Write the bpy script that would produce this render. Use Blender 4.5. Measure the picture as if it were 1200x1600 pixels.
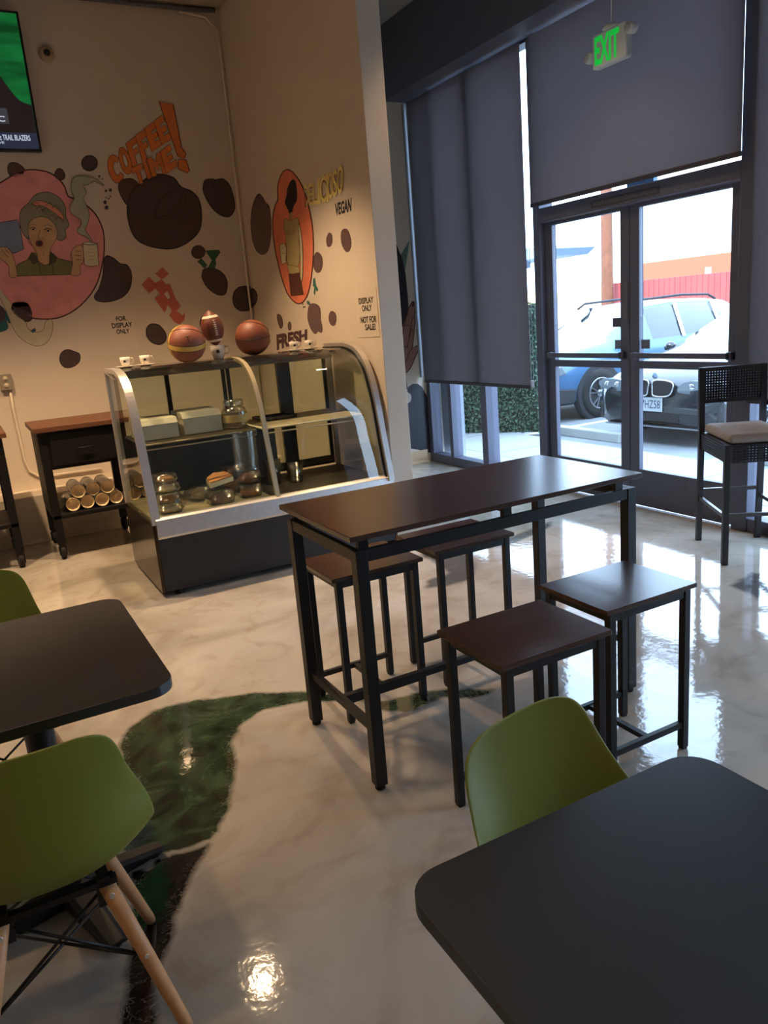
import bpy, bmesh, math, random
import numpy as np
from mathutils import Vector, Matrix
from mathutils.geometry import tessellate_polygon
random.seed(7)
for o in list(bpy.data.objects): bpy.data.objects.remove(o)
S = bpy.context.scene
C = S.collection
PI = math.pi

# ------------------------------------------------------------ camera
CF, YAW, PITCH, ROLL = 1219.5364, 0.4804, -0.2454, -0.0823
CP = Vector((-0.9626, -2.0853, 1.5471))
cyw, syw = math.cos(YAW), math.sin(YAW)
CFW = Vector((syw*math.cos(PITCH), cyw*math.cos(PITCH), math.sin(PITCH)))
_r = Vector((cyw, -syw, 0)); _u = _r.cross(CFW)
CR = math.cos(ROLL)*_r + math.sin(ROLL)*_u
CU = -math.sin(ROLL)*_r + math.cos(ROLL)*_u
cd = bpy.data.cameras.new('camera'); cam = bpy.data.objects.new('camera', cd); C.objects.link(cam)
cd.sensor_fit = 'VERTICAL'; cd.sensor_height = 36; cd.lens = CF/1600*36; cd.clip_start = .05; cd.clip_end = 300
cam.matrix_world = Matrix(((CR.x, CU.x, -CFW.x, CP.x), (CR.y, CU.y, -CFW.y, CP.y), (CR.z, CU.z, -CFW.z, CP.z), (0, 0, 0, 1)))
S.camera = cam
# ------------------------------------------------------------ world, sun, exposure
S.view_settings.view_transform = 'Standard'; S.view_settings.look = 'None'
S.view_settings.gamma = 1; S.view_settings.use_curve_mapping = False
S.view_settings.exposure = 0.12
SKY = 9.0
SUN = 8.0
W = bpy.data.worlds.new('sky'); S.world = W; W.use_nodes = True
wn = W.node_tree; bg = wn.nodes['Background']
bg.inputs[0].default_value = (.52, .73, 1.0, 1); bg.inputs[1].default_value = SKY
sd = bpy.data.lights.new('sun', 'SUN'); so = bpy.data.objects.new('sun', sd); C.objects.link(so)
sd.energy = SUN; sd.angle = .01; sd.color = (1, .93, .84)
so.rotation_euler = Vector((.62, .25, -.80)).to_track_quat('-Z', 'Y').to_euler()
LAMP_W = 310           # warm ceiling lamps of the cafe
LAMP_C = (1.0, .68, .39)

# ------------------------------------------------------------ materials
def srgb(r, g, b):
    f = lambda c: (c/255/12.92) if c/255 <= .04045 else ((c/255+.055)/1.055)**2.4
    return (f(r), f(g), f(b), 1)
MATS = {}
def mat(name, col, rough=.5, metal=0, spec=.5, emit=None, es=0, noise=0, nscale=8, bump=0, bscale=60, trans=0, coat=0, alpha=1):
    if name in MATS: return MATS[name]
    m = bpy.data.materials.new(name); m.use_nodes = True; MATS[name] = m
    n = m.node_tree.nodes; l = m.node_tree.links; b = n['Principled BSDF']
    c = srgb(*col) if max(col) > 1.0 else (*col, 1)
    b.inputs['Base Color'].default_value = c
    b.inputs['Roughness'].default_value = rough; b.inputs['Metallic'].default_value = metal
    b.inputs['Specular IOR Level'].default_value = spec
    b.inputs['Coat Weight'].default_value = coat
    b.inputs['Transmission Weight'].default_value = trans
    b.inputs['Alpha'].default_value = alpha
    if emit: b.inputs['Emission Color'].default_value = srgb(*emit); b.inputs['Emission Strength'].default_value = es
    tc = n.new('ShaderNodeTexCoord')
    if noise:
        t = n.new('ShaderNodeTexNoise'); t.inputs['Scale'].default_value = nscale; t.inputs['Detail'].default_value = 4
        l.new(tc.outputs['Object'], t.inputs['Vector'])
        h = n.new('ShaderNodeHueSaturation'); h.inputs['Color'].default_value = c
        mr = n.new('ShaderNodeMapRange'); mr.inputs[1].default_value = .3; mr.inputs[2].default_value = .7
        mr.inputs[3].default_value = 1-noise; mr.inputs[4].default_value = 1+noise
        l.new(t.outputs[0], mr.inputs[0]); l.new(mr.outputs[0], h.inputs['Value']); l.new(h.outputs[0], b.inputs['Base Color'])
    if bump:
        t = n.new('ShaderNodeTexNoise'); t.inputs['Scale'].default_value = bscale
        l.new(tc.outputs['Object'], t.inputs['Vector'])
        bp = n.new('ShaderNodeBump'); bp.inputs['Strength'].default_value = bump; bp.inputs['Distance'].default_value = .002
        l.new(t.outputs[0], bp.inputs['Height']); l.new(bp.outputs[0], b.inputs['Normal'])
    return m
def glass(name, tint=(1, 1, 1), refl=.0, rough=.0):
    m = bpy.data.materials.new(name); m.use_nodes = True; MATS[name] = m
    n = m.node_tree.nodes; l = m.node_tree.links; n.remove(n['Principled BSDF'])
    tr = n.new('ShaderNodeBsdfTransparent'); tr.inputs[0].default_value = (*tint, 1)
    gl = n.new('ShaderNodeBsdfGlossy'); gl.inputs['Roughness'].default_value = rough
    fr = n.new('ShaderNodeLayerWeight'); fr.inputs[0].default_value = .5
    pw = n.new('ShaderNodeMath'); pw.operation = 'POWER'; pw.inputs[1].default_value = 5; l.new(fr.outputs['Facing'], pw.inputs[0])
    ad = n.new('ShaderNodeMath'); ad.operation = 'MULTIPLY_ADD'; ad.inputs[1].default_value = .85; ad.inputs[2].default_value = .035+refl; l.new(pw.outputs[0], ad.inputs[0])
    mx = n.new('ShaderNodeMixShader'); l.new(ad.outputs[0], mx.inputs[0]); l.new(tr.outputs[0], mx.inputs[1]); l.new(gl.outputs[0], mx.inputs[2])
    l.new(mx.outputs[0], n['Material Output'].inputs[0]); return m
def translucent(name, col, tcol, mixf):
    m = bpy.data.materials.new(name); m.use_nodes = True; MATS[name] = m
    n = m.node_tree.nodes; l = m.node_tree.links; n.remove(n['Principled BSDF'])
    a = n.new('ShaderNodeBsdfDiffuse'); a.inputs[0].default_value = srgb(*col)
    b = n.new('ShaderNodeBsdfTranslucent'); b.inputs[0].default_value = srgb(*tcol)
    mx = n.new('ShaderNodeMixShader'); mx.inputs[0].default_value = mixf
    l.new(a.outputs[0], mx.inputs[1]); l.new(b.outputs[0], mx.inputs[2]); l.new(mx.outputs[0], n['Material Output'].inputs[0]); return m

M_wall = mat('warm_white_paint', (214, 200, 182), .55, noise=.03, nscale=1.5, bump=.15, bscale=40)
M_white = mat('white_paint', (225, 220, 214), .5)
M_ceil = mat('ceiling_paint', (158, 150, 140), .8)
M_dark = mat('dark_paint', (92, 92, 104), .7)
M_alu = mat('dark_bronze_aluminium', (86, 88, 104), .45, .1)
M_black = mat('black_powder_coat', (22, 22, 24), .45, 0, .4)
M_blackp = mat('black_plastic', (18, 18, 19), .5)
M_rubber = mat('rubber', (20, 20, 22), .8)
M_steel = mat('brushed_steel', (214, 208, 204), .34, .75, noise=.05, nscale=30)
M_chrome = mat('chrome', (215, 215, 215), .1, 1)
M_glass = glass('clear_glass'); M_caseglass = glass('case_glass', (.86, .90, .84), .035)
M_winglass = glass('window_glass', (.97, .98, .99))
M_plastic = glass('clear_plastic', (.86, .86, .82), .20, .16)
M_blind = translucent('blind_fabric', (100, 98, 100), (168, 160, 162), .38)
M_green = mat('green_polypropylene', (122, 128, 42), .42, noise=.02, nscale=3)
M_beech = mat('beech_wood', (205, 150, 100), .45, noise=.12, nscale=25)
M_tabletop = mat('black_laminate', (20, 21, 24), .40, 0, 1.0, bump=.12, bscale=500)
M_ceramic = mat('white_ceramic', (225, 215, 200), .2)
M_paper = mat('paper', (196, 176, 150), .6)
M_ink = mat('ink', (30, 26, 26), .6)

def wood_mat(name, c1, c2, rough, axis_scale=(1.2, 14, 14)):
    m = mat(name, c1, rough)
    n = m.node_tree.nodes; l = m.node_tree.links; b = n['Principled BSDF']
    tc = n.new('ShaderNodeTexCoord'); mp = n.new('ShaderNodeMapping'); mp.inputs['Scale'].default_value = axis_scale
    t = n.new('ShaderNodeTexNoise'); t.inputs['Scale'].default_value = 3; t.inputs['Detail'].default_value = 6; t.inputs['Distortion'].default_value = .6
    cr = n.new('ShaderNodeValToRGB'); cr.color_ramp.elements[0].position = .3; cr.color_ramp.elements[1].position = .72
    cr.color_ramp.elements[0].color = srgb(*c1); cr.color_ramp.elements[1].color = srgb(*c2)
    l.new(tc.outputs['Object'], mp.inputs[0]); l.new(mp.outputs[0], t.inputs['Vector']); l.new(t.outputs[0], cr.inputs[0]); l.new(cr.outputs[0], b.inputs['Base Color'])
    return m
M_walnut = wood_mat('dark_walnut_laminate', (60, 40, 33), (82, 56, 46), .22)
M_cartwood = wood_mat('oak_board', (84, 52, 34), (112, 70, 46), .5)

# ------------------------------------------------------------ mesh helpers
class MB:
    def __init__(s): s.v = []; s.f = []; s.mi = []; s.sm = []
    def add(s, vs, fs, mi=0, sm=False):
        o = len(s.v); s.v += [tuple(v) for v in vs]; s.f += [tuple(o+i for i in f) for f in fs]; s.mi += [mi]*len(fs); s.sm += [sm]*len(fs); return s
    def box(s, x0, x1, y0, y1, z0, z1, mi=0):
        return s.add([(x0,y0,z0),(x1,y0,z0),(x1,y1,z0),(x0,y1,z0),(x0,y0,z1),(x1,y0,z1),(x1,y1,z1),(x0,y1,z1)],
                     [(0,3,2,1),(4,5,6,7),(0,1,5,4),(1,2,6,5),(2,3,7,6),(3,0,4,7)], mi)
    def bar(s, a, b, w, h=None, mi=0, up=(0, 0, 1)):      # square bar from a to b
        a, b = Vector(a), Vector(b); h = h or w; d = (b-a).normalized(); u = Vector(up)
        if abs(d.dot(u)) > .98: u = Vector((0, 1, 0))
        r = d.cross(u).normalized(); u = r.cross(d); vs = []
        for p in (a, b):
            for i, j in ((-1,-1),(1,-1),(1,1),(-1,1)): vs.append(p+r*i*w/2+u*j*h/2)
        return s.add(vs, [(0,1,2,3),(7,6,5,4),(0,4,5,1),(1,5,6,2),(2,6,7,3),(3,7,4,0)], mi)
    def tube(s, pts, r, n=10, mi=0, closed=False, r2=None):
        pts = [Vector(p) for p in pts]; k = len(pts); vs = []; fs = []; pu = None
        for i, p in enumerate(pts):
            if closed: d = pts[(i+1) % k]-pts[i-1]
            else: d = pts[min(i+1, k-1)]-pts[max(i-1, 0)]
            d.normalize()
            if pu is None: u = Vector((0,0,1)) if abs(d.z) < .9 else Vector((1,0,0))
            else: u = pu
            u = (u-d*u.dot(d)).normalized(); pu = u; w = d.cross(u)
            rr = r if r2 is None else r+(r2-r)*i/(k-1)
            for j in range(n): a = 2*PI*j/n; vs.append(p+(u*math.cos(a)+w*math.sin(a))*rr)
        m = k if closed else k-1
        for i in range(m):
            for j in range(n): a = i*n+j; b = i*n+(j+1) % n; c = ((i+1) % k)*n+(j+1) % n; d = ((i+1) % k)*n+j; fs.append((a, b, c, d))
        s.add(vs, fs, mi, True)
        if not closed: s.add(vs[:n], [tuple(range(n))[::-1]], mi); s.add(vs[-n:], [tuple(range(n))], mi)
        return s
    def lathe(s, prof, n=32, c=(0,0,0), mi=0, axis='z', sm=True):
        vs = []; fs = []
        for r, h in prof:
            for j in range(n):
                a = 2*PI*j/n; x, y = r*math.cos(a), r*math.sin(a)
                p = {'z': (x, y, h), 'y': (x, h, y), 'x': (h, x, y)}[axis]; vs.append((p[0]+c[0], p[1]+c[1], p[2]+c[2]))
        for i in range(len(prof)-1):
            for j in range(n): a = i*n+j; b = i*n+(j+1) % n; fs.append((a, b, b+n, a+n))
        s.add(vs, fs, mi, sm); return s
    def prism(s, poly, fn, t0, t1, mi=0, side=None):       # poly of (a,b); fn(a,b,t) -> xyz
        k = len(poly); vs = [fn(a, b, t0) for a, b in poly]+[fn(a, b, t1) for a, b in poly]
        tri = tessellate_polygon([[Vector((a, b, 0)) for a, b in poly]])
        s.add(vs, [t for t in tri]+[(t[0]+k, t[2]+k, t[1]+k) for t in tri], mi)
        s.add(vs, [(i, (i+1) % k, (i+1) % k+k, i+k) for i in range(k)], mi if side is None else side); return s
    def grid(s, P, mi=0, sm=True, cu=False):
        nr, nc = len(P), len(P[0]); vs = [p for row in P for p in row]
        s.add(vs, [(i*nc+j, i*nc+(j+1) % nc, (i+1)*nc+(j+1) % nc, (i+1)*nc+j) for i in range(nr-1) for j in range(nc if cu else nc-1)], mi, sm); return s
    def build(s, name, mats, parent=None, bevel=0, sub=0, solid=0, fix=True, seg=2):
        me = bpy.data.meshes.new(name); me.from_pydata(s.v, [], s.f)
        mats = mats if isinstance(mats, (list, tuple)) else [mats]
        for m in mats: me.materials.append(m)
        me.polygons.foreach_set('material_index', s.mi); me.polygons.foreach_set('use_smooth', s.sm)
        if fix:
            bm = bmesh.new(); bm.from_mesh(me); bmesh.ops.remove_doubles(bm, verts=bm.verts, dist=1e-5)
            bmesh.ops.recalc_face_normals(bm, faces=bm.faces); bm.to_mesh(me); bm.free()
        o = bpy.data.objects.new(name, me); C.objects.link(o)
        if parent: o.parent = parent
        if solid:
            d = o.modifiers.new('solid', 'SOLIDIFY'); d.thickness = solid; d.offset = 0
        if bevel:
            d = o.modifiers.new('bevel', 'BEVEL'); d.width = bevel; d.segments = seg; d.limit_method = 'ANGLE'; d.angle_limit = .6
        if sub:
            d = o.modifiers.new('sub', 'SUBSURF'); d.levels = sub; d.render_levels = sub
        return o
def tag(o, label=None, cat=None, group=None, kind=None):
    if label: o['label'] = label
    if cat: o['category'] = cat
    if group: o['group'] = group
    if kind: o['kind'] = kind
    return o
def struct(o): o['kind'] = 'structure'; return o
def empty(name, loc=(0,0,0), rz=0):
    o = bpy.data.objects.new(name, None); C.objects.link(o); o.location = loc; o.rotation_euler = (0, 0, rz); o.empty_display_size = .1; return o
def copy_tree(o, parent=None):
    c = o.copy(); C.objects.link(c); c.parent = parent
    for ch in list(o.children): copy_tree(ch, c)
    return c
def catmull(pts, n=6, closed=True):
    out = []; k = len(pts)
    for i in range(k if closed else k-1):
        P = [pts[(i+d) % k] if closed else pts[max(0, min(k-1, i+d))] for d in (-1, 0, 1, 2)]
        for t in range(n):
            t /= n; out.append(tuple(.5*(2*P[1][a]+(P[2][a]-P[0][a])*t+(2*P[0][a]-5*P[1][a]+4*P[2][a]-P[3][a])*t*t+(3*P[1][a]-P[0][a]-3*P[2][a]+P[3][a])*t**3) for a in range(len(pts[0]))))
    if not closed: out.append(tuple(pts[-1]))
    return out
def ray_at(px, py, ax, val):            # point of the plane ax=val seen at pixel (px,py)
    d = CFW*CF+CR*(px-600)+CU*(800-py); t = (val-CP[ax])/d[ax]; return CP+d*t
def text_mesh(body, offset=0.0, extrude=0):      # text as 2D verts scaled to a unit box
    cu = bpy.data.curves.new('txt', 'FONT'); cu.body = body; cu.offset = offset; cu.resolution_u = 3
    to = bpy.data.objects.new('txt', cu); C.objects.link(to)
    bpy.context.view_layer.update()
    me = bpy.data.meshes.new_from_object(to.evaluated_get(bpy.context.evaluated_depsgraph_get()))
    vs = [(v.co.x, v.co.y) for v in me.vertices]; fs = [tuple(p.vertices) for p in me.polygons]
    bpy.data.objects.remove(to); bpy.data.meshes.remove(me); bpy.data.curves.remove(cu)
    xs = [v[0] for v in vs]; ys = [v[1] for v in vs]; x0, x1, y0, y1 = min(xs), max(xs), min(ys), max(ys)
    return [((x-x0)/(x1-x0), (y-y0)/(y1-y0)) for x, y in vs], fs, (x1-x0)/(y1-y0)
def text_on(mb, body, TL, TR, BL, BR, mi=0, offset=0.0, push=(0, 0, 0)):   # corners are 3D points
    vs, fs, _ = text_mesh(body, offset); TL, TR, BL, BR, push = map(Vector, (TL, TR, BL, BR, push))
    mb.add([(BL*(1-x)+BR*x)*(1-y)+(TL*(1-x)+TR*x)*y+push for x, y in vs], fs, mi)

# ============================================================ ROOM
XW, YB, X2, X2b, Y2, ZC = 3.41, 5.0, 1.545, 1.705, 2.55, 4.15
XL, YN = -3.6, -4.4
# floor with poured epoxy pattern: mask = signed distance to the dark stream, stored on the vertices
def poly_floor(px): return [tuple(ray_at(x, y, 2, 0)[:2]) for x, y in px]
stream = poly_floor([(186,1165),(200,1138),(240,1110),(300,1095),(400,1083),(470,1080),(520,1086),(600,1096),(650,1082),(700,1076),(740,1078),(778,1076),(768,1084),(735,1090),(690,1090),(640,1112),(600,1110),(560,1094),(470,1097),(410,1110),(375,1135),(360,1160),(370,1190),(355,1270),(340,1300),(325,1330),(296,1370),(280,1420),(266,1470),(236,1540),(245,1600),(250,1680),(180,1700),(186,1600),(196,1530),(204,1480),(205,1430),(208,1390),(200,1340),(180,1320),(200,1290),(222,1230),(190,1200)])
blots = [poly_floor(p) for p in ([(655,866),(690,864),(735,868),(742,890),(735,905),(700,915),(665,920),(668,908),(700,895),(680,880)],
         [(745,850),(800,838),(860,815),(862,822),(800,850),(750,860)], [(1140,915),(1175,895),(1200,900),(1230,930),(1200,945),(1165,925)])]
def sdf(P, poly):
    a = np.array(poly); b = np.roll(a, -1, 0); d = np.full(len(P), 1e9); ins = np.zeros(len(P), bool)
    for p, q in zip(a, b):
        e = q-p; w = P-p; t = np.clip((w@e)/(e@e), 0, 1); d = np.minimum(d, np.linalg.norm(w-np.outer(t, e), axis=1))
        c = ((p[1] > P[:,1]) != (q[1] > P[:,1]))
        with np.errstate(divide='ignore', invalid='ignore'): ins ^= c & (P[:,0] < (q[0]-p[0])*(P[:,1]-p[1])/(q[1]-p[1])+p[0])
    return np.where(ins, -d, d)
xs = np.concatenate([np.arange(XL, -1.3, .3), np.arange(-1.3, XW, .025), [XW]]); ys = np.concatenate([np.arange(YN, -1.2, .3), np.arange(-1.2, 2.4, .025), np.arange(2.4, YB, .2), [YB]])
GX, GY = np.meshgrid(xs, ys); P = np.stack([GX.ravel(), GY.ravel()], 1)
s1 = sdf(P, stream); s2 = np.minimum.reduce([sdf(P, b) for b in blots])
me = bpy.data.meshes.new('floor'); nx, ny = len(xs), len(ys)
me.from_pydata([(x, y, 0) for x, y in P], [], [(j*nx+i, j*nx+i+1, (j+1)*nx+i+1, (j+1)*nx+i) for j in range(ny-1) for i in range(nx-1)])
for nm, arr in (('stream', s1), ('blot', s2)):
    at = me.attributes.new(nm, 'FLOAT', 'POINT'); at.data.foreach_set('value', arr.astype(np.float32))
fm = bpy.data.materials.new('poured_epoxy'); fm.use_nodes = True; n = fm.node_tree.nodes; l = fm.node_tree.links; b = n['Principled BSDF']
def nd(t, **k):
    x = n.new(t)
    for a, v in k.items(): setattr(x, a, v)
    return x
tc = nd('ShaderNodeTexCoord')
def noise(sc, det=4, dist=0, vec=None):
    t = nd('ShaderNodeTexNoise'); t.inputs['Scale'].default_value = sc; t.inputs['Detail'].default_value = det; t.inputs['Distortion'].default_value = dist
    l.new(vec or tc.outputs['Object'], t.inputs['Vector']); return t.outputs[0]
def ramp(src, *st):
    r = nd('ShaderNodeValToRGB'); e = r.color_ramp.elements
    while len(e) < len(st): e.new(.5)
    for k, (p, c) in enumerate(st): e[k].position = p; e[k].color = c if len(c) == 4 else srgb(*c)
    l.new(src, r.inputs[0]); return r.outputs[0]
def math_(op, a, bb):
    m = nd('ShaderNodeMath', operation=op)
    for k, v in ((0, a), (1, bb)):
        if isinstance(v, (int, float)): m.inputs[k].default_value = v
        else: l.new(v, m.inputs[k])
    return m.outputs[0]
def mix(fac, a, bb):
    m = nd('ShaderNodeMix', data_type='RGBA')
    if isinstance(fac, (int, float)): m.inputs[0].default_value = fac
    else: l.new(fac, m.inputs[0])
    for k, v in ((6, a), (7, bb)):
        if isinstance(v, tuple): m.inputs[k].default_value = v
        else: l.new(v, m.inputs[k])
    return m.outputs[2]
base = ramp(noise(1.4, 5, .8), (.30, (150, 140, 128)), (.48, (182, 174, 162)), (.62, (196, 188, 177)), (.75, (168, 153, 136)))
sm_ = ramp(noise(3.1, 8, 2.5), (.52, (0, 0, 0, 1)), (.68, (1, 1, 1, 1)))
base = mix(math_('MULTIPLY', sm_, .3), base, srgb(140, 118, 100))
nz = math_('MULTIPLY', math_('SUBTRACT', noise(8, 3, 1.0), .51), .05)
a1 = nd('ShaderNodeAttribute', attribute_name='stream'); a2 = nd('ShaderNodeAttribute', attribute_name='blot')
d1 = math_('ADD', a1.outputs['Fac'], nz); d2 = math_('ADD', a2.outputs['Fac'], nz)
sx = nd('ShaderNodeSeparateXYZ'); l.new(tc.outputs['Object'], sx.inputs[0])
gy = nd('ShaderNodeMapRange'); gy.inputs[1].default_value = .05; gy.inputs[2].default_value = .16; l.new(math_('ADD', sx.outputs[1], math_('MULTIPLY', nz, 2.0)), gy.inputs[0])
greenc = ramp(noise(5, 5, 2), (.35, (30, 36, 28)), (.55, (48, 66, 46)), (.75, (70, 92, 66)))
darkc = ramp(noise(7, 5, 2), (.4, (16, 14, 16)), (.8, (38, 32, 34)))
strc = mix(gy.outputs[0], darkc, greenc)
# pale veins near the rim of the stream
vein = ramp(math_('ABSOLUTE', math_('SUBTRACT', noise(12, 2, 3.5), .5), 0), (.0, (1, 1, 1, 1)), (.025, (0, 0, 0, 1)))
rim = nd('ShaderNodeMapRange'); rim.inputs[1].default_value = -.045; rim.inputs[2].default_value = 0.0; l.new(d1, rim.inputs[0])
strc = mix(math_('MULTIPLY', math_('MULTIPLY', vein, rim.outputs[0]), .55), strc, srgb(170, 165, 158))
# white vein crossing between green and black
cv = math_('ABSOLUTE', math_('SUBTRACT', math_('ADD', sx.outputs[1], math_('MULTIPLY', nz, 2.0)), .105), 0)
cvm = nd('ShaderNodeMapRange'); cvm.inputs[1].default_value = .006; cvm.inputs[2].default_value = .02; cvm.inputs[3].default_value = 1; cvm.inputs[4].default_value = 0; l.new(cv, cvm.inputs[0])
strc = mix(math_('MULTIPLY', cvm.outputs[0], .8), strc, srgb(190, 182, 170))
def mask(d, w=.012):
    m = nd('ShaderNodeMapRange'); m.inputs[1].default_value = -w; m.inputs[2].default_value = w; m.inputs[3].default_value = 1; m.inputs[4].default_value = 0; l.new(d, m.inputs[0]); return m.outputs[0]
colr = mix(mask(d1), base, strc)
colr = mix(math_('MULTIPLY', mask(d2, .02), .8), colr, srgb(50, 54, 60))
l.new(colr, b.inputs['Base Color'])
b.inputs['Roughness'].default_value = .07; b.inputs['Specular IOR Level'].default_value = .6
b.inputs['Coat Weight'].default_value = .4; b.inputs['Coat Roughness'].default_value = .03
bp = nd('ShaderNodeBump'); bp.inputs['Strength'].default_value = .12; bp.inputs['Distance'].default_value = .004
l.new(noise(26, 3), bp.inputs['Height']); l.new(bp.outputs[0], b.inputs['Normal']); l.new(bp.outputs[0], b.inputs['Coat Normal'])
me.materials.append(fm); fo = bpy.data.objects.new('floor', me); C.objects.link(fo); struct(fo)

struct(MB().box(XL-.2, XW+.35, YN-.2, YB+.2, ZC, ZC+.2).build('ceiling', M_ceil))
wall_back = struct(MB().box(XL, XW+.3, YB, YB+.2, 0, ZC).build('wall_back', M_wall))
struct(MB().box(XL, X2-.002, 4.65, YB-.001, .002, .375).build('trim_1', M_wall, bevel=.004))
struct(MB().prism([(4.65, .10), (4.648, .10), (4.635, .03), (4.60, .002), (4.65, .002)], lambda a, bb, t: (t, a, bb), XL, X2-.003).build('baseboard_back', M_wall))
struct(MB().prism([(YB, .13), (YB-.012, .13), (YB-.018, .03), (YB-.05, .002), (YB, .002)], lambda a, bb, t: (t, a, bb), X2b+.002, XW-.1).build('baseboard_alcove', mat('tan_cove_base', (198, 168, 132), .5)))
wall_mid = struct(MB().box(X2, X2b, Y2, YB-.001, .001, ZC-.001).build('wall_middle', M_wall, bevel=.004))
struct(MB().box(XL-.2, XL, YN, YB, 0, ZC).build('wall_left', M_wall))
struct(MB().box(XL-.2, XW+.3, YN-.2, YN, 0, ZC).build('wall_front', M_wall))
# window wall: masonry above, below the parapet, and at the near end
struct(MB().box(XW-.02, XW+.3, YN, YB, 3.62, ZC).box(XW-.02, XW+.3, YN, -2.2, 0, 3.62).build('wall_right', M_dark))
struct(MB().box(3.08, XW-.03, YN, YB-.001, 3.52, ZC-.001).build('trim_2', M_dark))       # dark bulkhead above the blinds
struct(MB().box(XW-.3, XW-.02, -.2, YB, ZC+.21, ZC+.9).build('trim_3', M_dark))          # roof parapet outside

# ------------------------------------------------------------ glazing
FX0, FX1 = XW-.06, XW+.06
def frame_member(nm, par, y0, y1, z0, z1, x0=FX0, x1=FX1, bev=.004): return MB().box(x0, x1, y0, y1, z0, z1).build(nm, M_alu, par, bevel=bev)
w1 = struct(empty('window_1', (0, 0, 0)))
frame_member('window_sill', w1, 3.171, 4.999, 0.002, .09)
frame_member('window_frame', w1, 4.93, 4.999, .09, 3.6)
frame_member('mullion', w1, 3.93, 4.02, .09, 3.6, XW-.07, XW+.07)
frame_member('mullion', w1, 4.545, 4.60, .09, 3.6)
frame_member('window_head', w1, 3.171, 4.93, 3.5, 3.6)
for a, bb in ((3.171, 3.93), (4.02, 4.545), (4.60, 4.93)):
    MB().box(XW-.004, XW+.004, a, bb, .09, 3.5).build('window_pane', M_winglass, w1)
d1_ = struct(empty('door_1', (0, 0, 0)))
frame_member('door_frame', d1_, 3.09, 3.17, .002, 3.6, XW-.07, XW+.07)
frame_member('door_frame', d1_, 1.13, 1.245, .002, 3.6, XW-.07, XW+.07)
frame_member('door_header', d1_, 1.245, 3.09, 2.165, 2.272, XW-.07, XW+.07)
MB().box(XW-.003, XW+.003, 1.245, 3.09, 2.272, 3.6).build('transom_pane', M_winglass, d1_)
def leaf(y0, y1, hinge_hi):
    e = MB()
    for a, bb, c, dd in ((y0, y0+.085, .012, 2.16), (y1-.085, y1, .012, 2.16)): e.box(XW-.022, XW+.022, a, bb, c, dd)
    if hinge_hi: pass
    gl0, gl1 = y0+.085, y1-.085
    e.box(XW-.022, XW+.022, gl0, gl1, .012, .285); e.box(XW-.022, XW+.022, gl0, gl1, 2.135, 2.16); e.box(XW-.022, XW+.022, gl0, gl1, 1.03, 1.085)
    lf = e.build('door_leaf', M_alu, d1_, bevel=.003)
    for a, bb in ((.285, 1.03), (1.085, 2.135)): MB().box(XW-.003, XW+.003, gl0, gl1, a, bb).build('door_pane', M_winglass, lf)
    h = MB().box(XW-.085, XW-.055, gl0-.03, gl1+.03, 1.108, 1.145)
    h.box(XW-.06, XW-.022, gl0-.05, gl0-.01, 1.10, 1.15).box(XW-.06, XW-.022, gl1+.01, gl1+.05, 1.10, 1.15)
    h.build('push_bar', M_alu, lf, bevel=.004)
    return lf
lfA = leaf(2.178, 3.085, True); lfB = leaf(1.25, 2.172, False)
MB().box(XW-.026, XW-.0225, 2.19, 2.23, 1.36, 1.64).build('lock_plate', mat('grey_label', (96, 92, 100), .5), lfB)
MB().box(XW-.006, XW-.0035, 2.27, 2.36, 1.33, 1.395).build('door_notice', mat('dark_label', (70, 64, 80), .5), lfA)
MB().box(XW-.006, XW-.0035, 2.27, 2.34, 1.17, 1.235).build('door_notice', mat('grey_label2', (110, 120, 130), .5), lfA)
MB().box(XW-.006, XW-.0035, 2.0, 2.08, 1.17, 1.235).build('door_notice', MATS['grey_label2'], lfB)
# faint lettered strip on the header
pl = MB().box(XW-.073, XW-.0705, 1.86, 2.50, 2.185, 2.235).build('header_strip', mat('strip_plastic', (62, 60, 68), .4), d1_)
tm = MB(); text_on(tm, 'THIS DOOR TO REMAIN UNLOCKED DURING BUSINESS HOURS', (XW-.0745, 2.48, 2.226), (XW-.0745, 1.88, 2.226), (XW-.0745, 2.48, 2.196), (XW-.0745, 1.88, 2.196))
tm.build('lettering', mat('strip_letters', (112, 110, 120), .5), pl, fix=False)
w2 = struct(empty('window_2', (0, 0, 0)))
frame_member('window_sill', w2, -2.2, 1.129, .002, .09)
frame_member('window_head', w2, -2.2, 1.129, 3.5, 3.6)
for y in (-.05, -1.15): frame_member('mullion', w2, y-.045, y+.045, .09, 3.5, XW-.07, XW+.07)
for a, bb in ((-.005, 1.129), (-1.105, -.095), (-2.2, -1.195)):
    MB().box(XW-.004, XW+.004, a, bb, .09, 3.5).build('window_pane', M_winglass, w2)
# door stop block seen in the light strip above the header
MB().box(XW-.02, XW+.02, 1.96, 2.20, 2.273, 2.33).build('transom_clip', mat('bluish_clip', (90, 130, 170), .5), d1_)

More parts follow.
